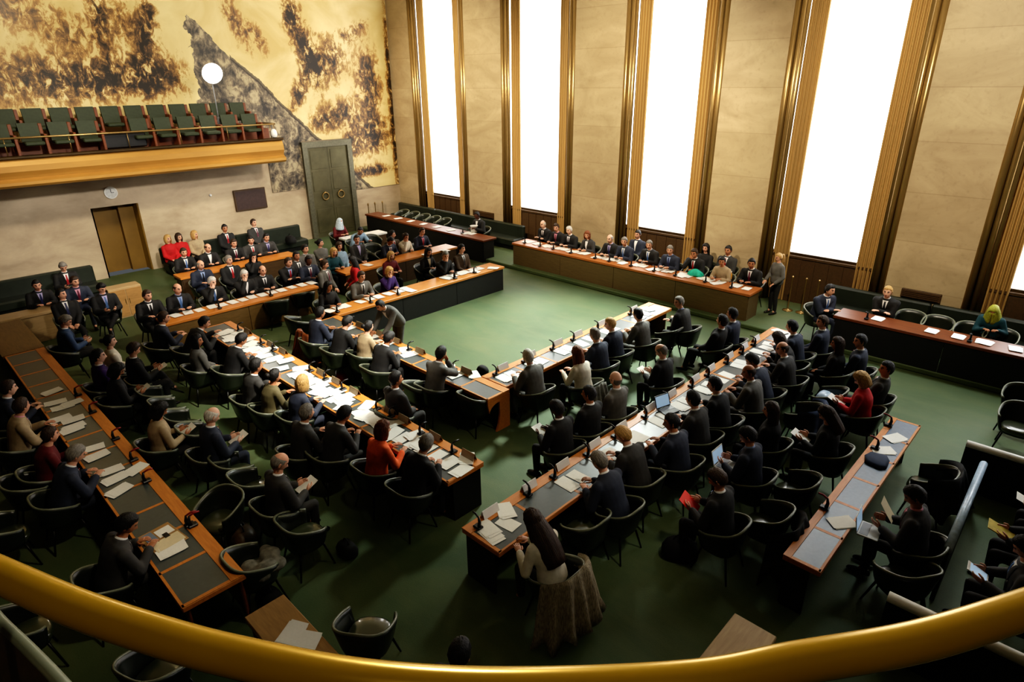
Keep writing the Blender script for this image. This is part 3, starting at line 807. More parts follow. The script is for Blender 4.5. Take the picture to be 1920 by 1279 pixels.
# ================================================================== DESKS
def desk(name, label, x0, x1, y0, y1, top, seat, edge='orange_wood', pad='pad', panel='black_panel', npad=4, strip=.17, ends='plain', pads=True, panel_full=True, z0=0, inset=.05):
    """seat: side people sit on"""
    rz = {'-y': 0, '+x': PI/2, '+y': PI, '-x': -PI/2}[seat]
    cx, cy = (x0+x1)/2, (y0+y1)/2
    L, Dp = (x1-x0, y1-y0) if seat[1] == 'y' else (y1-y0, x1-x0)
    t = empty(name, (cx, cy, z0), rz); tag(t, label, 'desk'); H = top-z0
    b = MB(); b.box(-L/2, L/2, -Dp/2, Dp/2, H-.07, H, bev=.008)
    if pads:
        for i in range(npad+1):
            xx = -L/2+.03+(L-.06)*i/npad; b.box(xx-.025, xx+.025, -Dp/2+.005, Dp/2-strip, H, H+.006)
        b.box(-L/2, L/2, -Dp/2, -Dp/2+.03, H, H+.006); b.box(-L/2, L/2, Dp/2-strip, Dp/2, H, H+.012)
    part('tabletop', b, M[edge], t)
    if pads:
        for i in range(npad):
            xa = -L/2+.055+(L-.06)*i/npad; xb = -L/2+.005+(L-.06)*(i+1)/npad
            b = MB(); b.box(xa, xb, -Dp/2+.03, Dp/2-strip-.002, H, H+.004, bev=.002); part('writing_pad', b, M[pad], t)
    b = MB()
    n = max(1, round(L/2.0))
    for i in range(n):
        b.box(-L/2+inset+(L-2*inset)*i/n, -L/2+inset+(L-2*inset)*(i+1)/n-.012, Dp/2-.05, Dp/2-.025, 0 if panel_full else .1, H-.07)
    part('modesty_panel', b, M[panel], t)
    for s in (-1, 1):
        b = MB()
        if ends == 'arch':
            pts = [(-Dp/2, H-.07), (-Dp/2, H-.12)]
            pts += [(-Dp/2+.04+.42*(1-math.cos(a*PI/16))/1.0*.62, H-.30+.16*math.sin(a*PI/16)) for a in range(0, 9)]
            pts += [(Dp/2-.26, .34), (Dp/2-.30, .14), (Dp/2-.36, 0), (Dp/2, 0), (Dp/2, H-.07)]
            b.prism(pts, 'x', s*(L/2-.02)-.02, s*(L/2-.02)+.02); part('end_panel', b, M[edge], t)
        elif ends == 'plain':
            b.box(*sorted((s*(L/2-.03), s*(L/2-.06))), -Dp/2+.12, Dp/2-.05, 0, H-.07); part('end_panel', b, M[panel], t)
        else:
            for yy in (-Dp/2+.06, Dp/2-.06):
                b = MB(); b.tube([(s*(L/2-.06), yy, 0), (s*(L/2-.06), yy, H-.07)], [.018, .028], 8); part('leg', b, M['red_wood'], t)
    return t
desk('conference_desk', 'inner left desk, wood edged grey pads, arched orange end', 6.88, 7.45, 7.30, 13.3, .76, '-x', npad=8, ends='arch', panel='dark_wood')
desk('conference_desk', 'inner right desk meeting inner left desk at the corner', 7.48, 13.5, 7.42, 8.10, .76, '-y', npad=8, panel='olive_wood')
desk('conference_desk', 'far desk with tall black front facing the open carpet', 7.48, 13.44, 13.32, 14.0, .76, '+y', npad=8, pads=False)
desk('conference_desk', 'second far desk with olive brown front, left part', 4.25, 8.4, 15.85, 16.5, .76, '+y', npad=6, pads=False, panel='olive_wood')
desk('conference_desk', 'short second far desk beyond the black fronted desk', 9.6, 14.15, 16.35, 17.0, .76, '+y', npad=4, pads=False, panel='dark_wood')
desk('conference_desk', 'orange topped back desk before the bench under the screen', 6.0, 9.8, 19.7, 20.3, .76, '+y', pads=False, panel='dark_wood')
desk('conference_desk', 'long left desk covered in white papers', 4.72, 5.44, 5.90, 14.9, .76, '-x', npad=12)
desk('conference_desk', 'leftmost desk with dark pads and red tipped microphones', 1.18, 1.90, 6.27, 16.35, .76, '-x', npad=14, ends='legs', panel='red_wood', panel_full=False)
desk('side_desk', 'plain brown desk continuing the leftmost desk to the back', 1.14, 1.92, 16.4, 19.0, .76, '-x', pads=False, edge='olive_wood', panel='dark_wood')
desk('side_desk', 'light wood desk before the back left bench', 1.5, 2.75, 19.15, 19.75, .76, '+y', pads=False, edge='pale_wood', panel='pale_wood')
desk('conference_desk', 'long right desk with row of white nameplates', 4.2, 13.92, 4.33, 5.02, .76, '-y', npad=12)
desk('press_desk', 'rightmost desk with blue sky sheen coloured into its top and empty chairs', 6.55, 11.15, 1.36, 1.80, .76, '-y', npad=6, strip=.09, pad='blue_sheen_pad')
desk('podium_desk', 'long raised podium desk with brown panelled front', 15.5, 16.3, 6.3, 15.0, .88, '+x', pads=False, edge='podium_edge', panel='podium_panel', z0=.12)
desk('wall_desk', 'red brown desk with black front by the far corner', 15.15, 15.85, 16.1, 23.6, .84, '+x', pads=False, edge='red_wood', panel='black_panel')
desk('wall_desk', 'brown edged desk with tall black front at back right', 15.3, 16.0, -.4, 4.15, .90, '+x', pads=False, edge='red_wood', panel='black_panel')
desk('side_table', 'small tan wood table beside empty chair near the gold rail', 1.60, 2.06, 3.9, 5.66, .76, '-x', pads=False, edge='tan_wood', panel='tan_wood', ends='legs', panel_full=False)
desk('side_table', 'small pale wood table in front of the rightmost desk', 3.9, 5.31, 1.36, 1.82, .76, '-y', pads=False, edge='pale_wood', panel='tan_wood', ends='legs', panel_full=False)
desk('side_table', 'brown wood table corner below gold rail at right', 4.6, 5.6, -.62, -.2, .76, '-y', pads=False, edge='tan_wood', panel='tan_wood', ends='legs', panel_full=False)
# podium top lighter orange front lip
# storage cabinet by the doorway
t = empty('low_cabinet', (4.45, 19.75, 0)); tag(t, 'low pale wood cabinet in front of the ochre doorway', 'cabinet')
b = MB(); b.box(-.42, .42, -.22, .22, 0, .88, bev=.01); part('carcass', b, M['pale_wood'], t)
for s in (-1, 1):
    b = MB(); b.box(*sorted((s*.01, s*.4)), -.24, -.22, .05, .82); dr = part('door', b, M['tan_wood'], t)
    b = MB(); b.tube([(s*.05, -.25, .4), (s*.05, -.25, .55)], .008, 6); part('handle', b, M['brass'], dr)
# press partition and its rails
def partition(label, p0, p1, z, w, mat, topmat):
    p0, p1 = Vector(p0), Vector(p1); d = (p1-p0); L = d.length
    t = empty('desk_partition', ((p0.x+p1.x)/2, (p0.y+p1.y)/2, 0), math.atan2(d.y, d.x)); tag(t, label, 'partition')
    b = MB(); b.box(-L/2, L/2, -w*.25, w*.25, 0, z-.03); part('panel', b, M[mat], t)
    b = MB(); b.tube([(-L/2, 0, z), (L/2, 0, z)], [w/2, w/2], 12); part('top_rail', b, M[topmat], t, True)
partition('low black partition with sky reflection coloured into top rail beside rightmost desk', (7.95, .37), (10.45, .40), .80, .10, 'black_panel', 'tube')
partition('short black partition with white top rail at far right', (10.95, .70), (10.95, -.9), .80, .11, 'black_panel', 'white_paint')
partition('short black partition with white top rail above the gold rail', (6.65, .68), (6.65, -1.2), .80, .12, 'black_panel', 'white_paint')

# ================================================================== own balcony rail in the foreground
CL = [(-160, 1005), (0, 1078), (148, 1142), (296, 1192), (440, 1231), (680, 1277), (954, 1293), (1300, 1279), (1494, 1243), (1720, 1203), (1913, 1145), (2080, 1085)]
pts = [at(x, y, 5.2) for x, y in CL]
def catmull(pts, n=6):
    out = []
    P_ = [pts[0]*2-pts[1]]+pts+[pts[-1]*2-pts[-2]]
    for i in range(1, len(P_)-2):
        for k2 in range(n):
            t = k2/n; a, b_, c, d = P_[i-1], P_[i], P_[i+1], P_[i+2]
            out.append(.5*((2*b_)+(c-a)*t+(2*a-5*b_+4*c-d)*t*t+(3*b_-a-3*c+d)*t**3))
    return out+[pts[-1]]
cv = catmull(pts)
t = empty('balcony_handrail', (.3, .6, 5.2)); tag(t, 'curved polished gold handrail across the foreground', 'handrail')
b = MB(); off = Vector((.3, .6, 5.2)); b.tube([p-off for p in cv], .0335, 20); part('rail', b, M['gold_rail'], t, True)
for i in (0, -1):
    b = MB(); b.tube([cv[i]-off, cv[i]-off-Vector((0, 0, 5.2))], .02, 8); part('post', b, M['brass'], t, True)
pts = [at(x, y, 4.75) for x, y in [(-150, 1040), (-60, 1100), (0, 1165), (50, 1213), (110, 1275), (170, 1345)]]
cv2 = catmull(pts, 4); t = empty('curved_parapet', tuple(cv2[10])); off = Vector(cv2[10]); tag(t, 'curved dark brown parapet with pale edge at bottom left corner', 'parapet')
b = MB(); b.tube([p-off for p in cv2], .016, 10); part('edge_strip', b, M['rim'], t, True)
b = MB(); b.rings([[p-off+Vector((-.01, -.01, -.01)) for p in cv2], [p-off+Vector((-.2, -.15, -.9)) for p in cv2]], cap=False, closed=False); part('panel', b, M['dark_wood'], t)

# ================================================================== CHAIRS
def superell(a, rx, ry, p=2.8):
    c, s = math.cos(a), math.sin(a)
    r_ = (abs(c/rx)**p+abs(s/ry)**p)**(-1/p)
    return r_*c, r_*s
def make_chair():
    t = empty('tub_chair', (0, 0, 0))
    N = 29; A = 128; b = MB(); rimp = []; ro, ri = [], []
    lv = 5
    hgt = lambda th: .17+.16*max(0, math.cos(R(th)*.72))**1.2
    cols = []
    for i in range(N):
        th = -A+2*A*i/(N-1); a = PI+R(th); top = .44+hgt(th); c_out, c_in = [], []
        for k2 in range(lv+1):
            u = k2/lv; sc = .78+.24*u**.8; z = .36+(top-.36)*u
            x, y = superell(a, .285*sc, .30*sc); c_out.append((x-.01*u, y, z)); x, y = superell(a, (.285-.03)*sc, (.30-.03)*sc); c_in.append((x-.01*u, y, z))
        cols.append(c_out+list(reversed(c_in))); mid = (Vector(c_out[-1])+Vector(c_in[-1]))/2; rimp.append(mid)
    b.rings(cols)
    pan = []
    for z, sc in ((.33, .55), (.345, .74), (.38, .80), (.40, .78)): pan.append([Vector((*superell(2*PI*j/24, .285*sc, .30*sc), z)) for j in range(24)])
    b.rings(pan)
    part('shell', b, M['leather'], t, True)
    b = MB(); rr = []
    for z, sc in ((.39, .78), (.415, .82), (.45, .80), (.468, .70), (.472, .3)): rr.append([Vector((*superell(2*PI*j/24, .27*sc, .275*sc), z))+Vector((.03, 0, 0)) for j in range(24)])
    b.rings(rr); part('cushion', b, M['cushion'], t, True)
    b = MB(); b.tube(rimp, .016, 8); part('rim', b, M['rim'], t, True)
    for sx in (1, -1):
        for sy in (1, -1):
            b = MB(); b.tube([(sx*.15, sy*.16, .36), (sx*.235, sy*.235, 0)], [.016, .011], 7); part('leg', b, M['leg'], t, True)
    return t
CH = [make_chair(), True]
def chair(x, y, ang, label, z=0):
    if CH[1]:
        c = CH[0]; c.location = (x, y, z); c.scale = (1.08, 1.08, 1.08); c.rotation_euler = (0, 0, R(ang)); tag(c, label, 'chair', 'dark green tub chairs'); CH[1] = False; return c
    return dup(CH[0], (x, y, z), R(ang), label, 'chair', 'dark green tub chairs', 1.08)

# ================================================================== SMALL ITEMS (made once, then copied)
def make_mic(tip):
    t = empty('desk_microphone', (0, 0, 0))
    b = MB(); b.box(-.045, .045, -.06, .06, 0, .035, bev=.01); part('base', b, M['black_plastic'], t)
    b = MB(); b.tube([(.0, .02, .02), (.0, .03, .10), (-.0, .015, .17)], [.026, .022, .014], 7); part('gooseneck', b, M['black_plastic'], t, True)
    b = MB(); b.tube([(0, .015, .165), (-.01, -.05, .19), (-.02, -.11, .185)], [.012, .014, .012], 8); part('head', b, M[tip], t, True)
    return t
MIC = {'black_plastic': None, 'red_plastic': None}
def mic(x, y, z, ang, label, tip='black_plastic'):
    if MIC[tip] is None:
        MIC[tip] = make_mic(tip); o = MIC[tip]; o.location = (x, y, z); o.rotation_euler = (0, 0, R(ang)); tag(o, label, 'microphone', 'desk microphones'); return o
    return dup(MIC[tip], (x, y, z), R(ang), label, 'microphone', 'desk microphones')
PLATE = {}
def plate(x, y, z, ang, label, mat='card'):
    if mat not in PLATE:
        b = MB(); b.rings([[(-.14, -.045, 0), (.14, -.045, 0), (.14, -.042, 0), (-.14, -.042, 0)], [(-.14, -.004, .115), (.14, -.004, .115), (.14, 0, .115), (-.14, 0, .115)]])
        b.rings([[(-.14, .04, 0), (.14, .04, 0), (.14, .043, 0), (-.14, .043, 0)], [(-.14, .0, .115), (.14, .0, .115), (.14, .004, .115), (-.14, .004, .115)]])
        PLATE[mat] = link('nameplate', b.mesh('nameplate', M[mat])); o = PLATE[mat]
    else: o = PLATE[mat].copy(); col.objects.link(o)
    o.location = (x, y, z); o.rotation_euler = (0, 0, R(ang)); tag(o, label, 'nameplate', 'name cards on the desks'); return o
PAPER = {}
pk = [0]
def paper(x, y, z, ang, label, kind=0, mat='paper', tilt=0, name='paper_sheets'):
    key = (kind, mat)
    if key not in PAPER:
        b = MB(); rd = random.Random(kind*5+1)
        for i in range((1, 3, 5)[kind]):
            a = (rd.random()-.5)*(.12 if kind else 0); w, h = .105, .148; ox, oy = ((rd.random()-.5)*.06, (rd.random()-.5)*.05) if kind else (0, 0)
            z0 = .0015*i; rows = []
            for u in (-1, -.5, 0, .5, 1):
                rows.append([(ox+h*u*math.cos(a)-w*v*math.sin(a), oy+h*u*math.sin(a)+w*v*math.cos(a), z0+.001+.003*u*u*(1 if kind else 1)) for v in (-1, 1)]+
                            [(ox+h*u*math.cos(a)-w*v*math.sin(a), oy+h*u*math.sin(a)+w*v*math.cos(a), z0+.003*u*u) for v in (1, -1)])
            b.rings(rows)
        PAPER[key] = b.mesh('paper_sheets', M[mat])
    o = link(name, PAPER[key]); pk[0] = (pk[0]+1) % 7
    o.location = (x, y, z+pk[0]*.0007); o.rotation_euler = (0, R(tilt), R(ang)) if tilt else (0, 0, R(ang)); 
    if tilt: o.rotation_euler = (Matrix.Rotation(R(ang), 3, 'Z') @ Matrix.Rotation(R(tilt), 3, 'Y')).to_euler()
    tag(o, label, 'papers', 'white papers'); return o
def laptop(x, y, z, ang, label, lid=105, mat='silver'):
    t = empty('laptop', (x, y, z), R(ang)); tag(t, label, 'laptop')
    b = MB(); b.box(-.12, .12, -.165, .165, 0, .018, bev=.005); part('base', b, M[mat], t)
    b = MB(); b.box(.0, .10, -.14, .14, .018, .021); part('keyboard', b, M['grey_plastic'], t)
    a = R(lid-90); dx, dz = math.sin(a), math.cos(a)
    b = MB(); h = .23
    b.rings([[(.12, -.165, .018), (.12, .165, .018), (.128, .165, .018), (.128, -.165, .018)], [(.12+dx*h, -.165, .018+dz*h), (.12+dx*h, .165, .018+dz*h), (.128+dx*h, .165, .018+dz*h), (.128+dx*h, -.165, .018+dz*h)]])
    ld = part('lid', b, M[mat], t)
    b = MB(); f0, f1 = .02, h-.015
    b.rings([[(.118+dx*f0, -.15, .018+dz*f0), (.118+dx*f0, .15, .018+dz*f0), (.121+dx*f0, .15, .018+dz*f0), (.121+dx*f0, -.15, .018+dz*f0)], [(.118+dx*f1, -.15, .018+dz*f1), (.118+dx*f1, .15, .018+dz*f1), (.121+dx*f1, .15, .018+dz*f1), (.121+dx*f1, -.15, .018+dz*f1)]])
    part('display', b, M['screen_blue'], ld)
    return t

# ================================================================== PEOPLE
# px py pose sex suit shirt tie hair haircolour skin headyaw | look
ROWS = [
 dict(k='F', f=0, place='{o} from near end of leftmost desk', chairs=1, plist='''
237 983 write m ch w - s k t -20|dark-haired man in grey suit writing
141 852 write m nv w - s g f 0|grey-haired man in dark suit reaching over papers
94 816 desk f dr - - s n f 0|person in dark red top
40 762 desk m bg p - s n f 20|brown-haired person in tan jacket
16 728 desk m nv w - s n p 0|fair man in navy suit reading papers'''),
 dict(k='FB', f=0, place='{o} from front in chair row between left desks', chairs=1, plist='''
524 867 read m ch w - h g f -20|balding man in charcoal suit reading
397 780 read m nv w - h w p 0|bald man in dark suit holding paper
250 655 cross m bk w - s n f 0|brown-haired man in dark suit reading papers
206 640 lap f wh - - u k p -20|dark-haired woman in white sweater
122 602 read m bl w - s g f -20|short-haired man in blue jacket holding phone'''),
 dict(k='FD', f=0, place='{o} from front with back to leftmost desk', chairs=1, cl=(0, 2.24, 9), plist='''
229 792 read f bg - - b k t -20|dark-haired woman in patterned tan top reading
163 710 read f bk - - b k t -20|dark-haired woman in black coat reading
124 684 lap m pu w - s k p -20|young person in purple sweater'''),
 dict(k='B', f=0, place='{o} from near end of paper-covered left desk', chairs=1, legs=0, plist='''
799 832 write m bk w - s g f 20|grey-haired man in black suit
718 805 desk f or - - b r f -20|auburn-haired woman in orange jacket
645 777 write m ch w - s k t 0|dark-haired man in charcoal suit
575 774 desk m ch w - s g f 0|grey-haired man in dark grey suit
567 718 desk f nv - - b b p 20|blond woman in navy jacket
515 705 desk f ol - - u k t 0|woman in olive and grey top
480 686 desk m ch w - s k t 0|dark-haired man in grey jacket
452 637 write m bk w - s k t 0|dark-haired man in black suit bent forward
369 639 lap f gy - - b k t -40|person in grey top with hand raised
383 605 reach m bk w - s k f -20|dark-haired man in black suit reaching over desk
307 596 desk m nv w - s n f -20|brown-haired man in navy suit'''),
 dict(k='AB', f=0, place='alone behind the inner left desk', chairs=1, plist='''
742 711 lap m ch w - s k t -20|dark-haired man in charcoal suit'''),
 dict(k='A', f=0, place='{o} from near end of inner left desk', chairs=1, legs=0, plist='''
827 663 chin m gy w - s k t 0|dark-haired man in grey-brown jacket
729 634 write m bk w - s k t 0|dark-haired man in black suit writing
691 613 desk f bg - - u k p 0|dark-haired woman in beige jacket
651 604 write m bk - - s k f 0|dark-haired person in black
600 587 desk m nv w - s k t 0|dark-haired man in navy suit'''),
 dict(k='AR', f=90, place='{o} from near end of inner right desk', chairs=1, plist='''
990 669 desk m gy w - s w p -20|white-haired man in grey suit
1082 663 desk f wh - - l r f 0|brown-haired woman in white top
1115 628 desk m nv w - s g f 0|grey-haired man in navy suit
1144 608 desk m nv w - s b p 40|fair-haired man in navy suit turned left
1196 590 desk m gy w - s k f 0|dark-haired man in grey suit
1273 567 fold m ch b - s g f 60|grey-haired man in dark suit at far end'''),
 dict(k='K', cl=(1, 5.36, 9), f=90, place='{o} from near end of row between right desks', chairs=1, plist='''
1084 783 read m bk w - s k d 0|dark-haired man in black suit holding paper
1155 759 lap m bk w - s k t 20|dark-haired man in black suit
1171 717 lap m gy w - d g p 0|bald man in grey suit
1282 671 read m bk w - h g p 20|balding man in black suit reading
1354 602 back m bk w - s k f 0|dark-haired man in black suit leaning back
1405 597 lap m nv w - s k f 0|dark-haired man in dark navy suit'''),
 dict(k='D', f=90, place='{o} from near end of long right desk', chairs=1, legs=0, plist='''
1001 977 write f wh - - L n f 0|long-haired woman in white sweater writing
1124 865 write m nv w - s g f 0|grey-haired man in dark suit writing
1169 816 write m ch w - s b f 20|fair-haired man in dark suit
1259 792 desk m nv w - s k t 40|dark-haired man in navy suit
1299 749 desk m ch w - s k f 0|dark-haired man in grey suit at laptop
1340 722 desk m bk w - s k f 20|dark-haired man in black suit
1404 698 desk m gy w - h n t 40|balding man in grey jacket
1411 676 write m nv w - s k t 20|dark-haired man in navy jacket
1467 654 desk m ch w - h n f 40|balding man in charcoal suit
1460 635 write f bk - - b n f 0|brown-haired woman in black
1485 613 desk m nv w - s k f 0|black-haired man in navy suit'''),
 dict(k='G', f=90, place='{o} from near end of row behind long right desk', chairs=1, plist='''
1346 898 read m bk w - s n f 20|brown-haired man holding red folder
1403 817 read m nv b - s k f 20|dark-haired man with laptop on lap
1445 770 lap f bk - - l n f 20|long-haired woman in black coat
1570 645 lap f bk - - l n t 20|long-haired woman in black holding cup
1613 640 lap m nv w - s k f 40|dark-haired man in navy suit
1542 604 lap m nv w - s n f 40|brown-haired man in navy suit'''),
 dict(k='E', cl=(1, 2.24, 9), f=90, place='{o} from front before slate-topped desk', chairs=1, plist='''
1594 791 read f bk - - l n f 20|long-haired person in black holding papers
1665 725 read f rd - - b b f 20|blond woman in red jacket
1693 700 back m ch w - s k t 40|dark-haired man in dark suit'''),
 dict(k='EP', cl=(1, .70, .74), f=90, place='beside low partition at right', chairs=1, plist='''
1742 940 read m ch p r s k t 20|dark-haired man with red lanyard and laptop'''),
 dict(k='P', cl=(0, 16.46, 17), f=180, floor=.12, place='{o} from left end of raised podium', chairs=1, legs=0, plist='''
1018 421 fold m bk w k h w p 0|white-haired man in black suit
1043 427 desk m bk p m s n f 20|dark-suited man in pink shirt
1067 432 desk m bk w - s w p 0|white-bearded man in black suit
1101 441 desk f ch w - b r f 20|auburn-haired woman in charcoal jacket
1140 449 desk m bk l n h g p 0|balding man in black suit
1170 453 desk m nv w - s g f 20|grey-haired man in navy suit
1217 459 desk m bk w b s g f 20|grey-haired man in dark suit
1256 469 desk m nv b n s g f 20|grey-haired man in navy blue suit
1302 475 chin m bk w - s n t 0|brown-haired man with raised hands
1352 491 desk f bg - - u k t 20|dark-haired woman in beige top
1409 494 desk m bk w m s k t 20|dark-haired man in suit with tie'''),
 dict(k='PB', cl=(0, 17.3, 17.35), f=180, floor=.12, place='{o} from left seated behind the podium row', chairs=1, plist='''
1182 444 lap m nv w - s k f 0|dark-haired man in navy suit
1319 467 lap f bk - - l k f 0|long-haired woman in black
1357 473 lap m ch w - s k t 0|dark-haired man in grey jacket'''),
 dict(k='H', cl=(0, 16.42, 17.3), f=180, floor=.12, place='{o} from left behind back right desk', chairs=0, legs=0, plist='''
1655 555 fold m bk w k s b p 0|fair-haired man in black suit
1863 583 write f tl - - c y t 0|woman in yellow-green headscarf and dark teal'''),
 dict(k='J', cl=(0, 16.25, 16.3), f=180, floor=.12, place='behind far corner desk', chairs=1, legs=0, plist='''
856 412 desk m bk w - s k d 0|dark-suited man in white shirt'''),
 dict(k='C2', cl=(1, 14.28, 20), f=-90, place='{o} from left at far black-fronted desk', chairs=1, legs=0, plist='''
638 546 desk f bk - - l k t 20|dark-haired woman in black
685 521 desk m gy w k s n f 0|brown-haired man in grey suit
738 512 chin f pu - - b b f 0|blond woman in purple cardigan
803 473 desk f bk t - l k f 0|dark long-haired person in black
851 484 chin m bk b n s g f -20|man in dark suit with hand on forehead
883 471 lap m bn w - s k f 20|dark-haired person in brown jacket'''),
 dict(k='C1', cl=(1, 15.6, 30), f=-90, place='{o} from left at second far desk', chairs=1, legs=0, plist='''
289 562 desk m bk w k s n f 20|man in dark suit with white shirt
344 548 desk m bk b b h n f 20|balding man in dark suit and blue shirt
398 529 chin m bk w - s w p 20|white-haired man in black suit hand on cheek
459 516 chin m bk w - s w p 0|white-haired man in black suit
502 511 desk m bk w - h n f 0|balding man in black suit
541 492 fold m bk b - s n f 20|brown-haired man in dark suit
589 492 desk m nv w - s k d 0|dark-haired man in navy suit
638 477 desk f tl - - b b f 0|blond woman in teal top
733 480 desk f dr - - b b f 0|blond woman in dark red top'''),
 dict(k='C3', cl=(1, 17.35, 30), f=-90, place='{o} from left in third far row', chairs=1, legs=0, plist='''
559 481 lap m ch w - s k t 0|dark-haired person in grey
572 467 lap m gy w - s k f 20|dark-haired man in grey jacket
600 456 armx f gy - - u k f 40|dark-haired woman in grey sweater
636 462 lap f lb - - l n f 0|brown-haired woman in pale blue
669 449 lap m ch l - s k f -20|dark-haired man in charcoal suit
676 433 reach m lb - - s k t -40|dark-haired man in light blue shirt
735 440 lap m bn w - s k f 40|dark-haired man in brown jacket
756 458 write m nv w - s k t 0|dark-haired man in navy suit
780 449 chin f wh - - u n f 0|brown-haired woman in white top
815 440 desk m nv p r s n p 0|fair man in navy suit'''),
 dict(k='BK', f=-90, place='{o} from left around orange-topped back desk', chairs=1, legs=0, plist='''
376 497 desk m nv b - h g f 20|balding man in navy suit
429 488 lap m bk w - s g f 20|grey-haired man in black suit
475 482 chin f bk - - l k f 0|dark-haired woman in black
364 482 desk m bk w - s n f 0|brown-haired man in black suit
392 466 desk m bk w - h n f 20|balding man in black suit
443 458 desk m bk w m s n f 0|brown-haired man with dark tie
472 451 desk m ch w - s k f -20|dark-haired man in charcoal suit
517 451 desk m ch l n s k f 0|dark-haired man in grey suit'''),
 dict(k='W', cl=(1, 22.9, 23.25), f=-90, place='{o} from left along marble wall bench', chairs=0, plist='''
325 453 lap f rd - - b b f 20|blond woman in red jacket
352 452 lap f rd - - b n f 20|brown-haired woman in bright red
377 445 lap f bg - - b b f 40|blond woman in beige
438 434 lap m bk w - s k t 0|dark-haired man in black suit
485 421 back m ch w - s n f 20|brown-haired man in charcoal jacket'''),
 dict(k='HS', f=-90, place='before the bronze double door', chairs=1, plist='''
637 416 desk f dr - - c c f 20|woman in pale headscarf and dark red'''),
 dict(k='LB', f=-90, place='{o} from left in back left corner', chairs=1, plist='''
69 535 desk m bk l n s k f 0|dark-haired man with purple shirt
115 552 back m bk w n s k f 40|dark-haired man leaning back in black suit
118 500 read m bk w - s g f 0|grey-haired man bent over reading
140 528 desk m nv p m s n f 20|brown-haired man with red tie
190 540 cross m bk l - s k f 20|dark-haired man with crossed legs'''),
]
SEATS = {}
for r_ in ROWS:
    fl = r_.get('floor', 0); lst = []
    items = [l for l in r_['plist'].strip().split('\n')]
    for i, l in enumerate(items):
        spec, look = l.split('|'); a = spec.split()
        place = r_['place'].format(o=ORDL[i])
        lab = look+', '+place
        o = person(float(a[0]), float(a[1]), r_['f'], a[2], a[3], a[4], a[5], a[6], a[7], a[8], a[9], float(a[10]), lab, fl, legs=r_.get('legs', 1), group=None)
        if 'cl' in r_:
            ax, lo, hi = r_['cl']; o.location[ax] = max(lo, min(hi, o.location[ax]))
        if r_['k'] == 'C1': o.location.y = max(16.85, o.location.y) if o.location.x < 9.2 else (17.3 if o.location.y > 16.5 else o.location.y)
        if r_['k'] == 'BK': o.location.y = max(20.65, o.location.y) if o.location.y > 19.8 else min(19.3, o.location.y)
        x, y = o.location.x, o.location.y
        lst.append((o, x, y, place, a[2]))
        if r_['chairs']:
            chair(x-.02*math.cos(R(r_['f'])), y-.02*math.sin(R(r_['f'])), r_['f'], 'green tub chair of person '+place, fl)
        if a[2] in ('read', 'cross') and 'folder' not in look and 'laptop' not in look and 'phone' not in look:
            hp, tl = POSES[a[2]]['hold']; w = local(o, hp)
            paper(w.x, w.y, w.z, r_['f'], 'white paper held by person '+place, 0, tilt=tl)
    SEATS[r_['k']] = lst

# standing people
def stand(px, py, f, pose, sex, suit, shirt, tie, hair, hc, sk, yaw, lab, floor=0, pants=None):
    return person(px, py, f, pose, sex, suit, shirt, tie, hair, hc, sk, yaw, lab, floor, True, None, pants)
stand(713, 573, 185, 'lean', 'm', 'gy', 'w', '-', 's', 'k', 't', 0, 'man in blue-grey suit bending over far end of inner left desk')
stand(608, 496, -60, 'stand', 'm', 'gy', 'w', 'm', 's', 'n', 'f', 20, 'man in grey suit standing between the far desks with papers')
stand(661, 489, 150, 'stand', 'f', 'rd', '-', '-', 'l', 'k', 'f', 0, 'woman in red jacket with long dark hair standing at far desks')
o = stand(1460, 483, 150, 'stand', 'f', 'gy', '-', '-', 'p', 'b', 'f', 0, 'blond woman in grey jacket standing at right end of podium', .12, 'bk')
o = person(1563, 548, 235, 'fold', 'm', 'nv', 'w', '-', 's', 'k', 'f', 20, 'dark-haired man in navy suit seated at left end of back right desk', .12)
o.location.y += .12; o.location.x += .1
chair(o.location.x, o.location.y, 235, 'green tub chair of navy-suited man at left end of back right desk', .12)
stand(862, 1226, 20, 'stand', 'm', 'bk', 'w', '-', 's', 'k', 'f', 0, 'dark-haired person whose head shows just above gold handrail')
for i, (x, y, lab) in enumerate([(11.32, -.62, 'person at far right edge with hand on white top rail'), (9.75, -.66, 'person at right edge holding pen and white sheet'),
                                 (8.8, -.5, 'person at right edge holding yellow folder'), (7.75, -.42, 'man in grey jacket at right edge holding tablet')]):
    o = person(0, 0, 95, 'read' if i else 'desk', 'm', ('bk', 'bk', 'bk', 'ch')[i], 'w', '-', 's', 'k', 'f', 0, lab, 0, xy=(x, y))
    chair(x, y-.03, 95, 'green tub chair under '+lab)
    w = local(o, (.42, 0, .76))
    if i == 1: paper(w.x, w.y, w.z, 95, 'white sheet held by person at right edge with pen', 0, tilt=-20)
    if i == 2:
        b = MB(); b.box(-.16, .16, -.12, .12, 0, .012, bev=.004); f_ = link('folder', b.mesh('folder', M['yellow'])); f_.location = w; f_.rotation_euler = (0, R(-20), R(95)); tag(f_, 'yellow folder held by person at right edge', 'folder')
    if i == 3:
        t = empty('tablet', w, R(95)); t.rotation_euler = (R(0), R(-25), R(95)); tag(t, 'white tablet with blue screen held by man in grey jacket', 'tablet')
        b = MB(); b.box(-.12, .12, -.09, .09, 0, .01, bev=.004); part('case', b, M['white_paint'], t)
        b = MB(); b.box(-.10, .09, -.075, .075, .0101, .012); part('screen', b, M['screen_blue'], t)

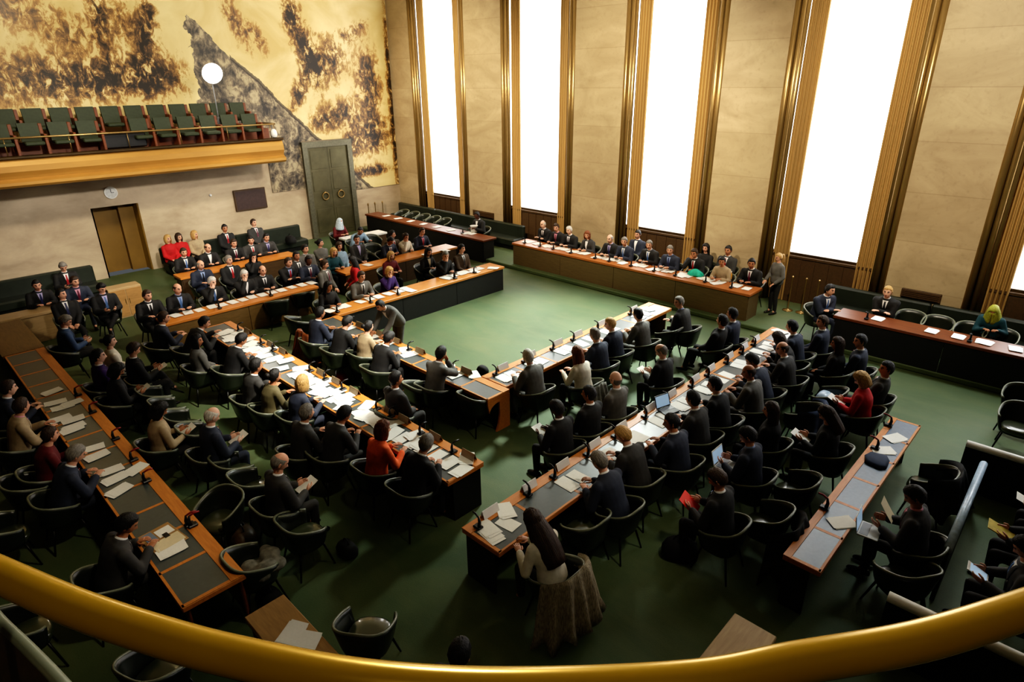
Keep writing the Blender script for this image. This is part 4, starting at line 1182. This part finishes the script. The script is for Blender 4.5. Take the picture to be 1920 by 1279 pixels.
# ------------------------------------------------------------------ items before the sitters
rnd = random.Random(3)
BND = {'F': [(6.6, 16)], 'B': [(6.2, 14.6)], 'A': [(7.6, 13)], 'AR': [(7.75, 13.2)], 'D': [(4.5, 13.6)], 'C2': [(7.7, 13.1)], 'C1': [(4.5, 8.2)], 'P': [(6.6, 14.7)], 'H': [(0, 3.9)], 'J': [(16.4, 23)]}
def row_items(key, axis, pcoord, mcoord, ncoord, top, ang, tip, mat, mics=True, plates=True, npap=1, every=1):
    for i, (o, x, y, place, pose) in enumerate(SEATS[key]):
        if not any(a_ <= (y if axis == 'x' else x) <= b_ for a_, b_ in BND[key]): continue
        for q in range(npap):
            j = (q-(npap-1)/2)*.27+rnd.uniform(-.04, .04); pc = pcoord+rnd.uniform(-.03, .03)
            px_, py_ = (pc, y+j) if axis == 'x' else (x+j, pc)
            side = '' if npap == 1 else ('left-hand ', 'right-hand ')[q if axis == 'x' or ang == 90 else 1-q] if npap == 2 else ('left-hand ', 'middle ', 'right-hand ')[q]
            paper(px_, py_, top+.007, ang+rnd.uniform(-9, 9), side+'white papers before person '+place, rnd.choice((0, 1, 1, 2)))
        if mics and i % every == 0:
            mx, my = (mcoord, y+.16) if axis == 'x' else (x-.16, mcoord)
            mic(mx, my, top+.014, ang+90, 'microphone before person '+place, tip)
        if plates:
            nx, ny = (ncoord, y-.12) if axis == 'x' else (x+.14, ncoord)
            plate(nx, ny, top+.013, ang-90, 'name card before person '+place, mat)
row_items('F', 'x', 1.45, 1.78, 1.82, .76, 0, 'red_plastic', 'card', plates=False, npap=2)
row_items('B', 'x', 5.05, 5.30, 5.37, .76, 0, 'black_plastic', 'clear', npap=3)
row_items('A', 'x', 7.15, 7.30, 7.38, .76, 0, 'black_plastic', 'clear', npap=1)
row_items('AR', 'y', 7.70, 7.93, 8.03, .76, 90, 'black_plastic', 'card', npap=2)
row_items('D', 'y', 4.62, 4.86, 4.95, .76, 90, 'black_plastic', 'card', npap=2)
row_items('C2', 'y', 13.75, 13.48, 13.42, .76, -90, 'black_plastic', 'card', npap=3, plates=False)
row_items('C1', 'y', 16.28, 16.0, 15.9, .76, -90, 'black_plastic', 'card', npap=3, plates=False, every=2)
row_items('P', 'x', 15.95, 15.7, 15.6, .88, 180, 'black_plastic', 'card', npap=2, plates=False)
row_items('H', 'x', 15.7, 15.5, 15.4, .90, 180, 'black_plastic', 'card', plates=False)
row_items('J', 'x', 15.6, 15.4, 15.3, .84, 180, 'black_plastic', 'card', plates=False, npap=2)
# more loose sheets on the paper-covered left desk
for i in range(26):
    y = 7.0+i*.29
    paper(5.10+.17*math.sin(i*2.4), y, .772, rnd.uniform(-30, 30), 'loose white sheets on paper-covered left desk, %s strewn batch from its near end' % (['1st', '2nd', '3rd']+['%dth' % n for n in range(4, 30)])[i], rnd.choice((1, 2, 2)))
def px_paper(x, y, ang, label, kind=1, z=.767, mat='paper'):
    w = at(x, y, z); return paper(w.x, w.y, z, ang, label, kind, mat)
for (x, y, a, l) in [(915, 992, 80, 'white sheet with pen at near corner of long right desk'), (948, 958, 60, 'white sheet lying across edge strip of long right desk'),
                     (875, 860, 40, 'stack of white papers at near end of paper-covered left desk'), (888, 703, 60, 'white paper pile alone near corner of inner left desk'),
                     (760, 657, 60, 'white papers on inner left desk beside dark-haired writer'), (842, 690, 40, 'long white sheet in front of grey-brown jacket man'),
                     (712, 790, 20, 'white sheets beside orange jacket woman on desk'), (224, 920, 20, 'large white sheets near grey suited man on leftmost desk'),
                     (136, 806, 5, 'white sheets halfway along leftmost desk, lower pile'), (113, 786, 5, 'white booklet halfway along leftmost desk'), (136, 756, 8, 'long white sheet across leftmost desk pads'),
                     (98, 735, 15, 'white sheet beside fair man in navy suit'), (255, 880, 25, 'white sheet on the wood strip of leftmost desk'),
                     (1678, 822, 150, 'white sheet near far end of slate-topped desk'), (1655, 845, 130, 'small white paper pile beside blue garment'), (1578, 980, 140, 'white sheet near the front of slate-topped desk'),
                     (548, 1190, 30, 'white sheet on the tan side table by the gold rail'), (575, 1210, 35, 'second white sheet on tan side table nearest the rail'),
                     (925, 503, -60, 'white papers at right end of black-fronted far desk'), (890, 510, -60, 'white pile near right end of black-fronted far desk'), (840, 522, -80, 'white sheets right of long-haired person at far desk'),
                     (770, 545, -85, 'white sheets before purple cardigan woman, right pile'), (1215, 580, 70, 'white papers at far end of inner right desk'), (1462, 622, 70, 'white papers at far end of long right desk'),
                     (835, 470, -90, 'white papers on short far desk, right pile'), (800, 478, -90, 'white papers on short far desk, left pile'), (690, 497, -85, 'white papers at left end of short far desk')]:
    px_paper(x, y, a, l, 2)
for i in range(16):
    y = 14.7-i*.52; paper(15.92+.1*math.sin(i*3), y, .887, 170+rnd.uniform(-20, 20), 'spare white papers along the raised podium, %s batch from its left end' % (['1st', '2nd', '3rd']+['%dth' % n for n in range(4, 30)])[i], 2)
for i in range(7):
    y = 17.4+i*.85; w = (15.5, y); paper(w[0], w[1], .847, 180+rnd.uniform(-20, 20), 'white papers on far corner desk, %s pile from right' % ORDL[i], 1)
for i in range(4):
    y = 2.2-i*.5; paper(15.66, y, .907, 180+rnd.uniform(-9, 9), 'white papers on back right desk, %s pile from left' % ORDL[i], 2)
# extra microphones with red tips and desk kit
for i, (x, y) in enumerate([(362, 988), (276, 905), (1640, 843), (1665, 800), (1545, 955)]):
    w = at(x, y, .76); mic(w.x, w.y, .774, (90, 90, 180, 180, 180)[i], ['red tipped microphone beside desk pad near grey suited man', 'red tipped microphone beside largest sheets of leftmost desk', 'red tipped microphone beside blue garment on slate-topped desk', 'red tipped microphone at far end of slate-topped desk', 'red tipped microphone near front of slate-topped desk'][i], 'red_plastic')
w = at(990, 930, .76); mic(w.x, w.y, .774, 180, 'black microphone beside lone name card near long-haired woman')
w = at(982, 912, .76); plate(w.x, 4.95, .773, 0, 'white name card beyond lone black microphone on long right desk')
# tray of things in front of the grey suited man
w = at(318, 1005, .76); t = empty('map_tray', (w.x-.08, w.y, .765), R(8)); tag(t, 'open tray of coloured papers before man at end of leftmost desk', 'tray')
b = MB(); b.box(-.2, .2, -.27, .27, 0, .012, bev=.004); part('board', b, M['tan_wood'], t)
for nm, x0, x1, y0, y1, mt in (('sheet', -.17, .18, -.24, -.02, 'cream_paper'), ('sheet', -.02, .17, .02, .2, 'paper'), ('sheet', -.16, -.04, .02, .24, 'blue_sheen_pad'), ('phone', .02, .08, -.04, .06, 'black_plastic')):
    b = MB(); b.box(x0, x1, y0, y1, .0121, .016 if nm == 'sheet' else .024, bev=.001); part(nm, b, M[mt], t)
# laptops, folder, phone
w = at(1258, 772, .78); laptop(w.x, w.y+.05, .775, 75, 'open laptop with pale screen on long right desk', 110, 'black_plastic')
G = SEATS['G']; o = G[1][0]; w = local(o, (.36, 0, .66)); laptop(w.x, w.y, w.z, 90, 'silver laptop on lap of dark-haired man behind long right desk')
o = G[0][0]; w = local(o, (.43, .02, .74)); b = MB(); b.box(-.15, .15, -.11, .11, 0, .012, bev=.003)
f_ = link('folder', b.mesh('folder', M['red_folder'])); f_.location = w; f_.rotation_euler = (Matrix.Rotation(R(90), 3, 'Z') @ Matrix.Rotation(R(-42), 3, 'Y') @ Matrix.Rotation(R(12), 3, 'Z')).to_euler(); tag(f_, 'bright red folder held by brown-haired man', 'folder')
o = SEATS['EP'][0][0]; w = local(o, (.44, .16, .66)); laptop(w.x, w.y, w.z, 95, 'white laptop on knees of man with red lanyard', 100)
w = local(o, (.36, -.12, .86)); paper(w.x, w.y, w.z, 95, 'large sheet raised by man with red lanyard', 0, 'cream_paper', tilt=-55)
o = SEATS['FB'][4][0]; w = local(o, (.40, 0, .76)); b = MB(); b.box(-.07, .07, -.035, .035, 0, .01, bev=.003); f_ = link('phone', b.mesh('phone', M['silver'])); f_.location = w; f_.rotation_euler = (0, R(-25), 0); tag(f_, 'pale phone held by man in blue jacket', 'phone')
# teal cloth, bottle, white bucket, tablet case, garments
w = at(1304, 516, .9); b = MB()
rr = []
for z, s in ((0, .9), (.05, 1.0), (.11, .8), (.17, .45), (.2, .2)): rr.append([Vector(((.14*s)*math.cos(a*PI/10)*(1+.2*math.sin(a*1.7)), (.24*s)*math.sin(a*PI/10)*(1+.25*math.sin(a*2.9+z*20)), z)) for a in range(20)])
b.rings(rr); f_ = link('teal_bag', b.mesh('teal_bag', M['teal'], True)); f_.location = (w.x, w.y, .882); tag(f_, 'crumpled teal bag on podium near its right end', 'bag')
w = at(1370, 522, .9); t = empty('bottle', (w.x, w.y, .88)); tag(t, 'small orange bottle on podium before woman in beige', 'bottle')
b = MB(); b.lathe([(.03, 0), (.034, .02), (.034, .12), (.014, .17), (.013, .2)], 12); part('body', b, M['orange_glass'], t, True)
b = MB(); b.lathe([(.015, .2), (.015, .225)], 10); part('cap', b, M['white_paint'], t)
w = at(889, 436, .84); b = MB(); b.lathe([(.10, 0), (.11, .02), (.14, .25), (.155, .26), (.14, .262), (.12, .05)], 18); f_ = link('ice_bucket', b.mesh('ice_bucket', M['white_paint'], True)); f_.location = (w.x, w.y, .842); tag(f_, 'white bucket on right end of far corner desk', 'bucket')
w = at(1642, 866, .76); b = MB()
pl = [(-.2, -.1), (-.12, -.17), (.1, -.15), (.22, -.08), (.18, .12), (.02, .16), (-.16, .1)]
b.rings([[(u*s, v*s, z) for u, v in pl] for z, s in ((0, 1), (.03, 1.05), (.06, .8), (.07, .3))]); f_ = link('folded_jacket', b.mesh('folded_jacket', M['navy_cloth'], True)); f_.location = (w.x, w.y, .766); tag(f_, 'navy garment lying folded on slate-topped desk', 'jacket')
# headscarf woman's table
desk('side_table', 'small white topped table before woman in pale headscarf', 12.1, 13.9, 20.2, 20.8, .76, '+y', pads=False, edge='white_paint', panel='dark_wood', ends='legs', panel_full=False)
# brass stanchions
for i, (x, y) in enumerate([(17.15, 5.85), (17.2, 5.5), (17.25, 5.18)]):
    b = MB(); b.lathe([(.14, 0), (.14, .015), (.03, .04), (.016, .06), (.016, .93), (.03, .95), (.03, .98), (.012, 1.0)], 14)
    o = link('barrier_post', b.mesh('barrier_post', M['brass'], True)); o.location = (x, y, .12); tag(o, '%s brass barrier post from left beside the right window bench' % ORDL[i], 'post', 'brass barrier posts')
for i, px_ in enumerate((690, 703, 717)):
    q = onY(px_, 395, 24.2); b = MB(); b.lathe([(.14, 0), (.14, .015), (.03, .04), (.02, .06), (.02, .93), (.035, .95), (.035, 1.02), (.012, 1.05)], 14)
    o = link('barrier_post', b.mesh('barrier_post', M['brass'], True)); o.location = (q.x, 24.15, .12); tag(o, '%s brass barrier post from left beside bronze double door' % ORDL[i], 'post', 'brass barrier posts')

# ------------------------------------------------------------------ empty chairs
EMPTY = [(415, 975, 200, 'pushed against near end of leftmost desk'), (478, 1075, 0, 'under grey clothes beside leftmost desk'),
         (1095, 1000, 90, 'beside fur-draped chair at long right desk'), (1530, 945, 90, 'second before slate-topped desk front'), (1455, 998, 90, 'nearest before slate-topped desk front'),
         (1690, 1092, 55, 'on dark floor right of slate-topped desk'), (1548, 758, 90, 'with dark helmet-like bag behind long right desk'), (1740, 915, 90, 'with dark jacket beside low partition'),
         (1500, 790, 90, 'with blue-grey coat near long right desk'), (1912, 765, 180, 'farther one at right picture edge'), (1908, 802, 180, 'nearer one at right picture edge'),
         (690, 1195, 35, 'alone beside tan side table'), (892, 765, 0, 'at near corner of inner left desk'), (521, 582, 70, 'left of pair before second far desk'),
         (570, 567, 70, 'right of pair before second far desk'), (563, 617, 0, 'at far end of inner left desk'), (45, 1195, 0, 'below the gold handrail at bottom left'),
         (300, 1272, 20, 'partly hidden under gold handrail'), (1252, 637, 90, 'between last two sitters of inner right desk'), (790, 745, 0, 'second from near end of inner left desk, unoccupied'),
         (10, 1010, 0, 'at left edge behind leftmost desk'), (60, 930, 0, 'in dark left corner behind leftmost desk'), (700, 460, -90, 'rearmost of three in third far row'), (702, 478, -90, 'middle of three in third far row'), (690, 496, -90, 'frontmost of three in third far row'),
         (1690, 605, 180, 'first from left behind back right desk'), (1745, 615, 180, 'second from left behind back right desk'), (1805, 633, 180, 'third from left behind back right desk'), (1865, 645, 180, 'fourth from left behind back right desk'),
         (745, 392, 180, 'first from left behind far corner desk'), (765, 396, 180, 'second from left behind far corner desk'), (785, 400, 180, 'third from left behind far corner desk'), (805, 404, 180, 'fourth from left behind far corner desk'), (825, 408, 180, 'fifth from left behind far corner desk')]
for i, y in enumerate((6.72, 8.20, 8.85, 10.25, 10.92, 11.6, 12.28, 12.9)):
    chair(2.86, y, 0, 'empty green tub chair, %s empty one from front of row between left desks' % ORDL[i])
for x, y, a, lab in EMPTY:
    rear = a == 180 and lab.startswith(('first', 'second', 'third', 'fourth', 'fifth'))
    if rear and 'back right' in lab: w = at(x, y, .95); w.x = 16.5; z = .12
    elif rear: w = at(x, y+4, .95); w.x = 16.35; z = .12
    else: w = at(x, y, .46); z = 0
    if 'slate-topped desk front' in lab: w.y = 2.3
    chair(w.x, w.y, a, 'empty green tub chair '+lab, z)

# ------------------------------------------------------------------ coats and bags
def coat(x, y, ang, label, mat, z0, spread=80, name='draped_coat', ztop=.86, floor=0):
    b = MB(); N = 40; rows = []; rd = random.Random(int(x*10)); ph = rd.random()*6
    for k2, (t, z) in enumerate(((-.3, ztop-.16), (-.12, ztop-.05), (0, ztop), (.12, ztop-.06), (.3, ztop-.2), (.5, ztop-.35), (.75, z0+.15), (1, z0))):
        row = []
        for i in range(N+1):
            th = -spread+2*spread*i/N; a = PI+R(th); rr_ = 1.04+.55*t if t > 0 else 1.04+.9*t
            rr_ += max(0, t)*.17*math.sin(i*.95+ph)+.04*math.sin(i*.37+k2)
            px_, py_ = superell(a, .29*rr_, .305*rr_); zz = z-.10*abs(th/spread)**2-.03*math.sin(i*.8+ph)*max(0, t)*2
            row.append((px_-.01, py_, max(zz, .02)))
        rows.append(row)
    b.rings(rows, cap=False, closed=False)
    o = link(name, b.mesh(name, M[mat], True)); o.location = (x, y, floor); o.rotation_euler = (0, 0, R(ang)); o.scale = (1.12, 1.12, 1.05)
    md = o.modifiers.new('thick', 'SOLIDIFY'); md.thickness = .018
    tag(o, label, 'coat'); return o
nw = SEATS['D'][0]; coat(nw[1], nw[2]-.02, 90, 'grey-brown fur coat draped over chair of long-haired woman', 'fur', .10, 78, 'fur_coat')
w = at(1445, 1010, .46); coat(w.x, w.y, 90, 'black coat hung over nearest chair before slate-topped desk', 'black_cloth', .3, 80)
w = at(1740, 915, .46); coat(w.x, w.y, 90, 'dark jacket over chair beside low partition', 'black_cloth', .35, 90)
w = at(1500, 790, .46); coat(w.x, w.y, 90, 'blue-grey coat over empty chair near long right desk', 'navy_cloth', .35, 85)
w = at(600, 640, .5); coat(w.x-.1, w.y, 0, 'brown coat hanging on far chair of inner left desk', 'red_wood', .2, 70)
w = SEATS['AR'][1]; coat(w[1], w[2]-.02, 90, 'pale striped coat hanging on chair of brown-haired woman', 'grey_cloth', .22, 50, ztop=.80)
def bag(px_, py_, ang, s, label, mat, handle=True, z=0):
    w = at(px_, py_, z+.12); t = empty('bag', (w.x, w.y, z), R(ang)); tag(t, label, 'bag')
    b = MB(); rr = []; rd = random.Random(int(px_))
    for z_, f in ((0, .9), (.02, 1), (.12, 1.05), (.22, .85), (.27, .6), (.28, .2)):
        rr.append([Vector((.16*s*f*math.copysign(abs(math.cos(a*PI/10))**.7, math.cos(a*PI/10))*(1+.06*rd.random()), .24*s*f*math.copysign(abs(math.sin(a*PI/10))**.7, math.sin(a*PI/10)), z_*s)) for a in range(20)])
    b.rings(rr); part('body', b, M[mat], t, True)
    if handle:
        b = MB(); b.tube([(0, .1*s*math.cos(a*PI/8), .24*s+.13*s*math.sin(a*PI/8)) for a in range(9)], .01, 6); part('handle', b, M['black_plastic'], t, True)
    return t
bag(1275, 1030, 30, 1.0, 'black bag on carpet below man with red folder', 'black_cloth')
bag(505, 1118, 10, .8, 'dark bag on floor beside tan side table', 'black_cloth')
bag(455, 1010, 0, 1.1, 'dark brown bag on floor beside leftmost desk end', 'dark_wood')
w = at(492, 1058, .55); b = MB(); rd = random.Random(4)
for i in range(9):
    b.ball((rd.uniform(-.15, .15), rd.uniform(-.2, .2), .05+.07*rd.random()), .07+.08*rd.random(), .09+.08*rd.random(), .05+.03*rd.random(), 10)
hp = smooth_remesh(b, .02, 2); hp.materials.append(M['grey_cloth']); hp.name = 'clothes_heap'
f_ = link('clothes_heap', hp); f_.location = (w.x, w.y, .50); tag(f_, 'grey clothes heaped on chair beside leftmost desk', 'clothes')
bag(650, 1025, 0, .7, 'small dark bag behind front chair between left desks', 'black_cloth')
bag(395, 705, 0, 1.0, 'dark bag on floor between left desks', 'black_cloth')
bag(545, 450, 0, 1.0, 'black bag on bench under display screen', 'black_cloth', True, .42)
bag(1545, 745, 90, .8, 'blue-grey hat-shaped bag on chair behind long right desk', 'tube', False, .47)
bag(640, 705, 0, .7, 'small red bag on floor behind inner left desk', 'red_plastic')
bag(905, 690, 0, .6, 'black bag lying at the corner of the inner desks', 'black_cloth', False, .03)

# ================================================================== LIGHTS
def light(kind, loc, target, energy, colr, size=1.0, spot=60, blend=.6):
    l = bpy.data.lights.new('lamp_'+kind.lower(), kind); l.energy = energy; l.color = colr
    if kind == 'SPOT': l.spot_size = R(spot); l.spot_blend = blend; l.shadow_soft_size = size
    elif kind == 'AREA': l.size = size
    else: l.shadow_soft_size = size
    o = bpy.data.objects.new(l.name, l); col.objects.link(o); o.location = loc
    o.rotation_euler = (Vector(target)-Vector(loc)).to_track_quat('-Z', 'Y').to_euler(); return o
light('SPOT', (4, 14, 9.7), (8, 24.4, 6.5), 3300, (1, .90, .70), .5, 105, .9)
light('SPOT', (13, 14, 9.7), (15, 24.4, 5), 2000, (1, .90, .72), .5, 80, .9)
light('SPOT', (4, 2, 9.7), (6.5, 24.4, 1.4), 11000, (1, .94, .86), .5, 30, .9)  # added spot, reaches under the balcony to brighten the marble
light('SPOT', (12, 8, 9.7), (11.5, 24.4, 1.8), 4500, (1, .93, .84), .5, 34, .9)
for yy, e in ((19.5, 5200), (12, 6600), (4.5, 4600)):
    light('SPOT', (8.5, yy-2, 9.7), (17.7, yy, 4.6), e, (1, .88, .70), .3, 66, .9)  # added warm fill for the window wall, no real fixtures
light('SPOT', (7.0, 5.0, 9.7), (5.4, 10.6, .8), 9500, (1, .93, .80), .2, 27, .8)
light('SPOT', (10, 10, 9.8), (7, 16.5, .8), 2800, (1, .88, .70), .3, 50, .8)
light('SPOT', (4.0, 3.0, 9.7), (1.6, 9.0, .8), 1100, (1, .88, .68), .3, 36, .8)
light('SPOT', (6, 0, 9.7), (6.4, 4.8, .8), 900, (1, .88, .70), .3, 30, .8)
light('SPOT', (-1.5, -1.0, 9.5), (.45, .5, 5.2), 200, (1, .92, .70), .12, 40, .6)  # added spot, only there to put a highlight on the handrail
light('SPOT', (6.5, 7.5, 9.7), (.5, .5, 5.2), 2600, (1, .95, .82), .15, 22, .7)  # added spot from ahead for the highlight on the handrail's far edge
light('SPOT', (17.2, 10.5, 9.6), (10.2, 9.6, 0), 16000, (.90, 1, .93), .8, 54, 1)  # added spot making the bright pool on the centre carpet, for window daylight
light('SPOT', (17.2, 2.5, 9.6), (13.0, 2.6, 0), 2600, (.86, .95, 1), .8, 60, 1)
wd = bpy.data.worlds.new('world'); scene.world = wd; wd.use_nodes = True
wd.node_tree.nodes['Background'].inputs[0].default_value = (.9, .95, 1, 1); wd.node_tree.nodes['Background'].inputs[1].default_value = .1
scene.view_settings.view_transform = 'Standard'; scene.view_settings.exposure = 0.0; scene.view_settings.gamma = 1.0
vs = scene.view_settings; vs.use_curve_mapping = True; cm = vs.curve_mapping
cc = cm.curves[3]
for x_, y_ in ((.012, .004), (.05, .034), (.16, .155), (.45, .50)): cc.points.new(x_, y_)
cm.update()
scene.cycles.use_denoising = True; scene.cycles.max_bounces = 5; scene.cycles.diffuse_bounces = 3; scene.cycles.glossy_bounces = 2
scene.cycles.transmission_bounces = 2; scene.cycles.caustics_reflective = False; scene.cycles.caustics_refractive = False
scene.cycles.use_adaptive_sampling = True; scene.cycles.adaptive_threshold = .02; scene.cycles.sample_clamp_indirect = 4
print('people', PEOPLE)
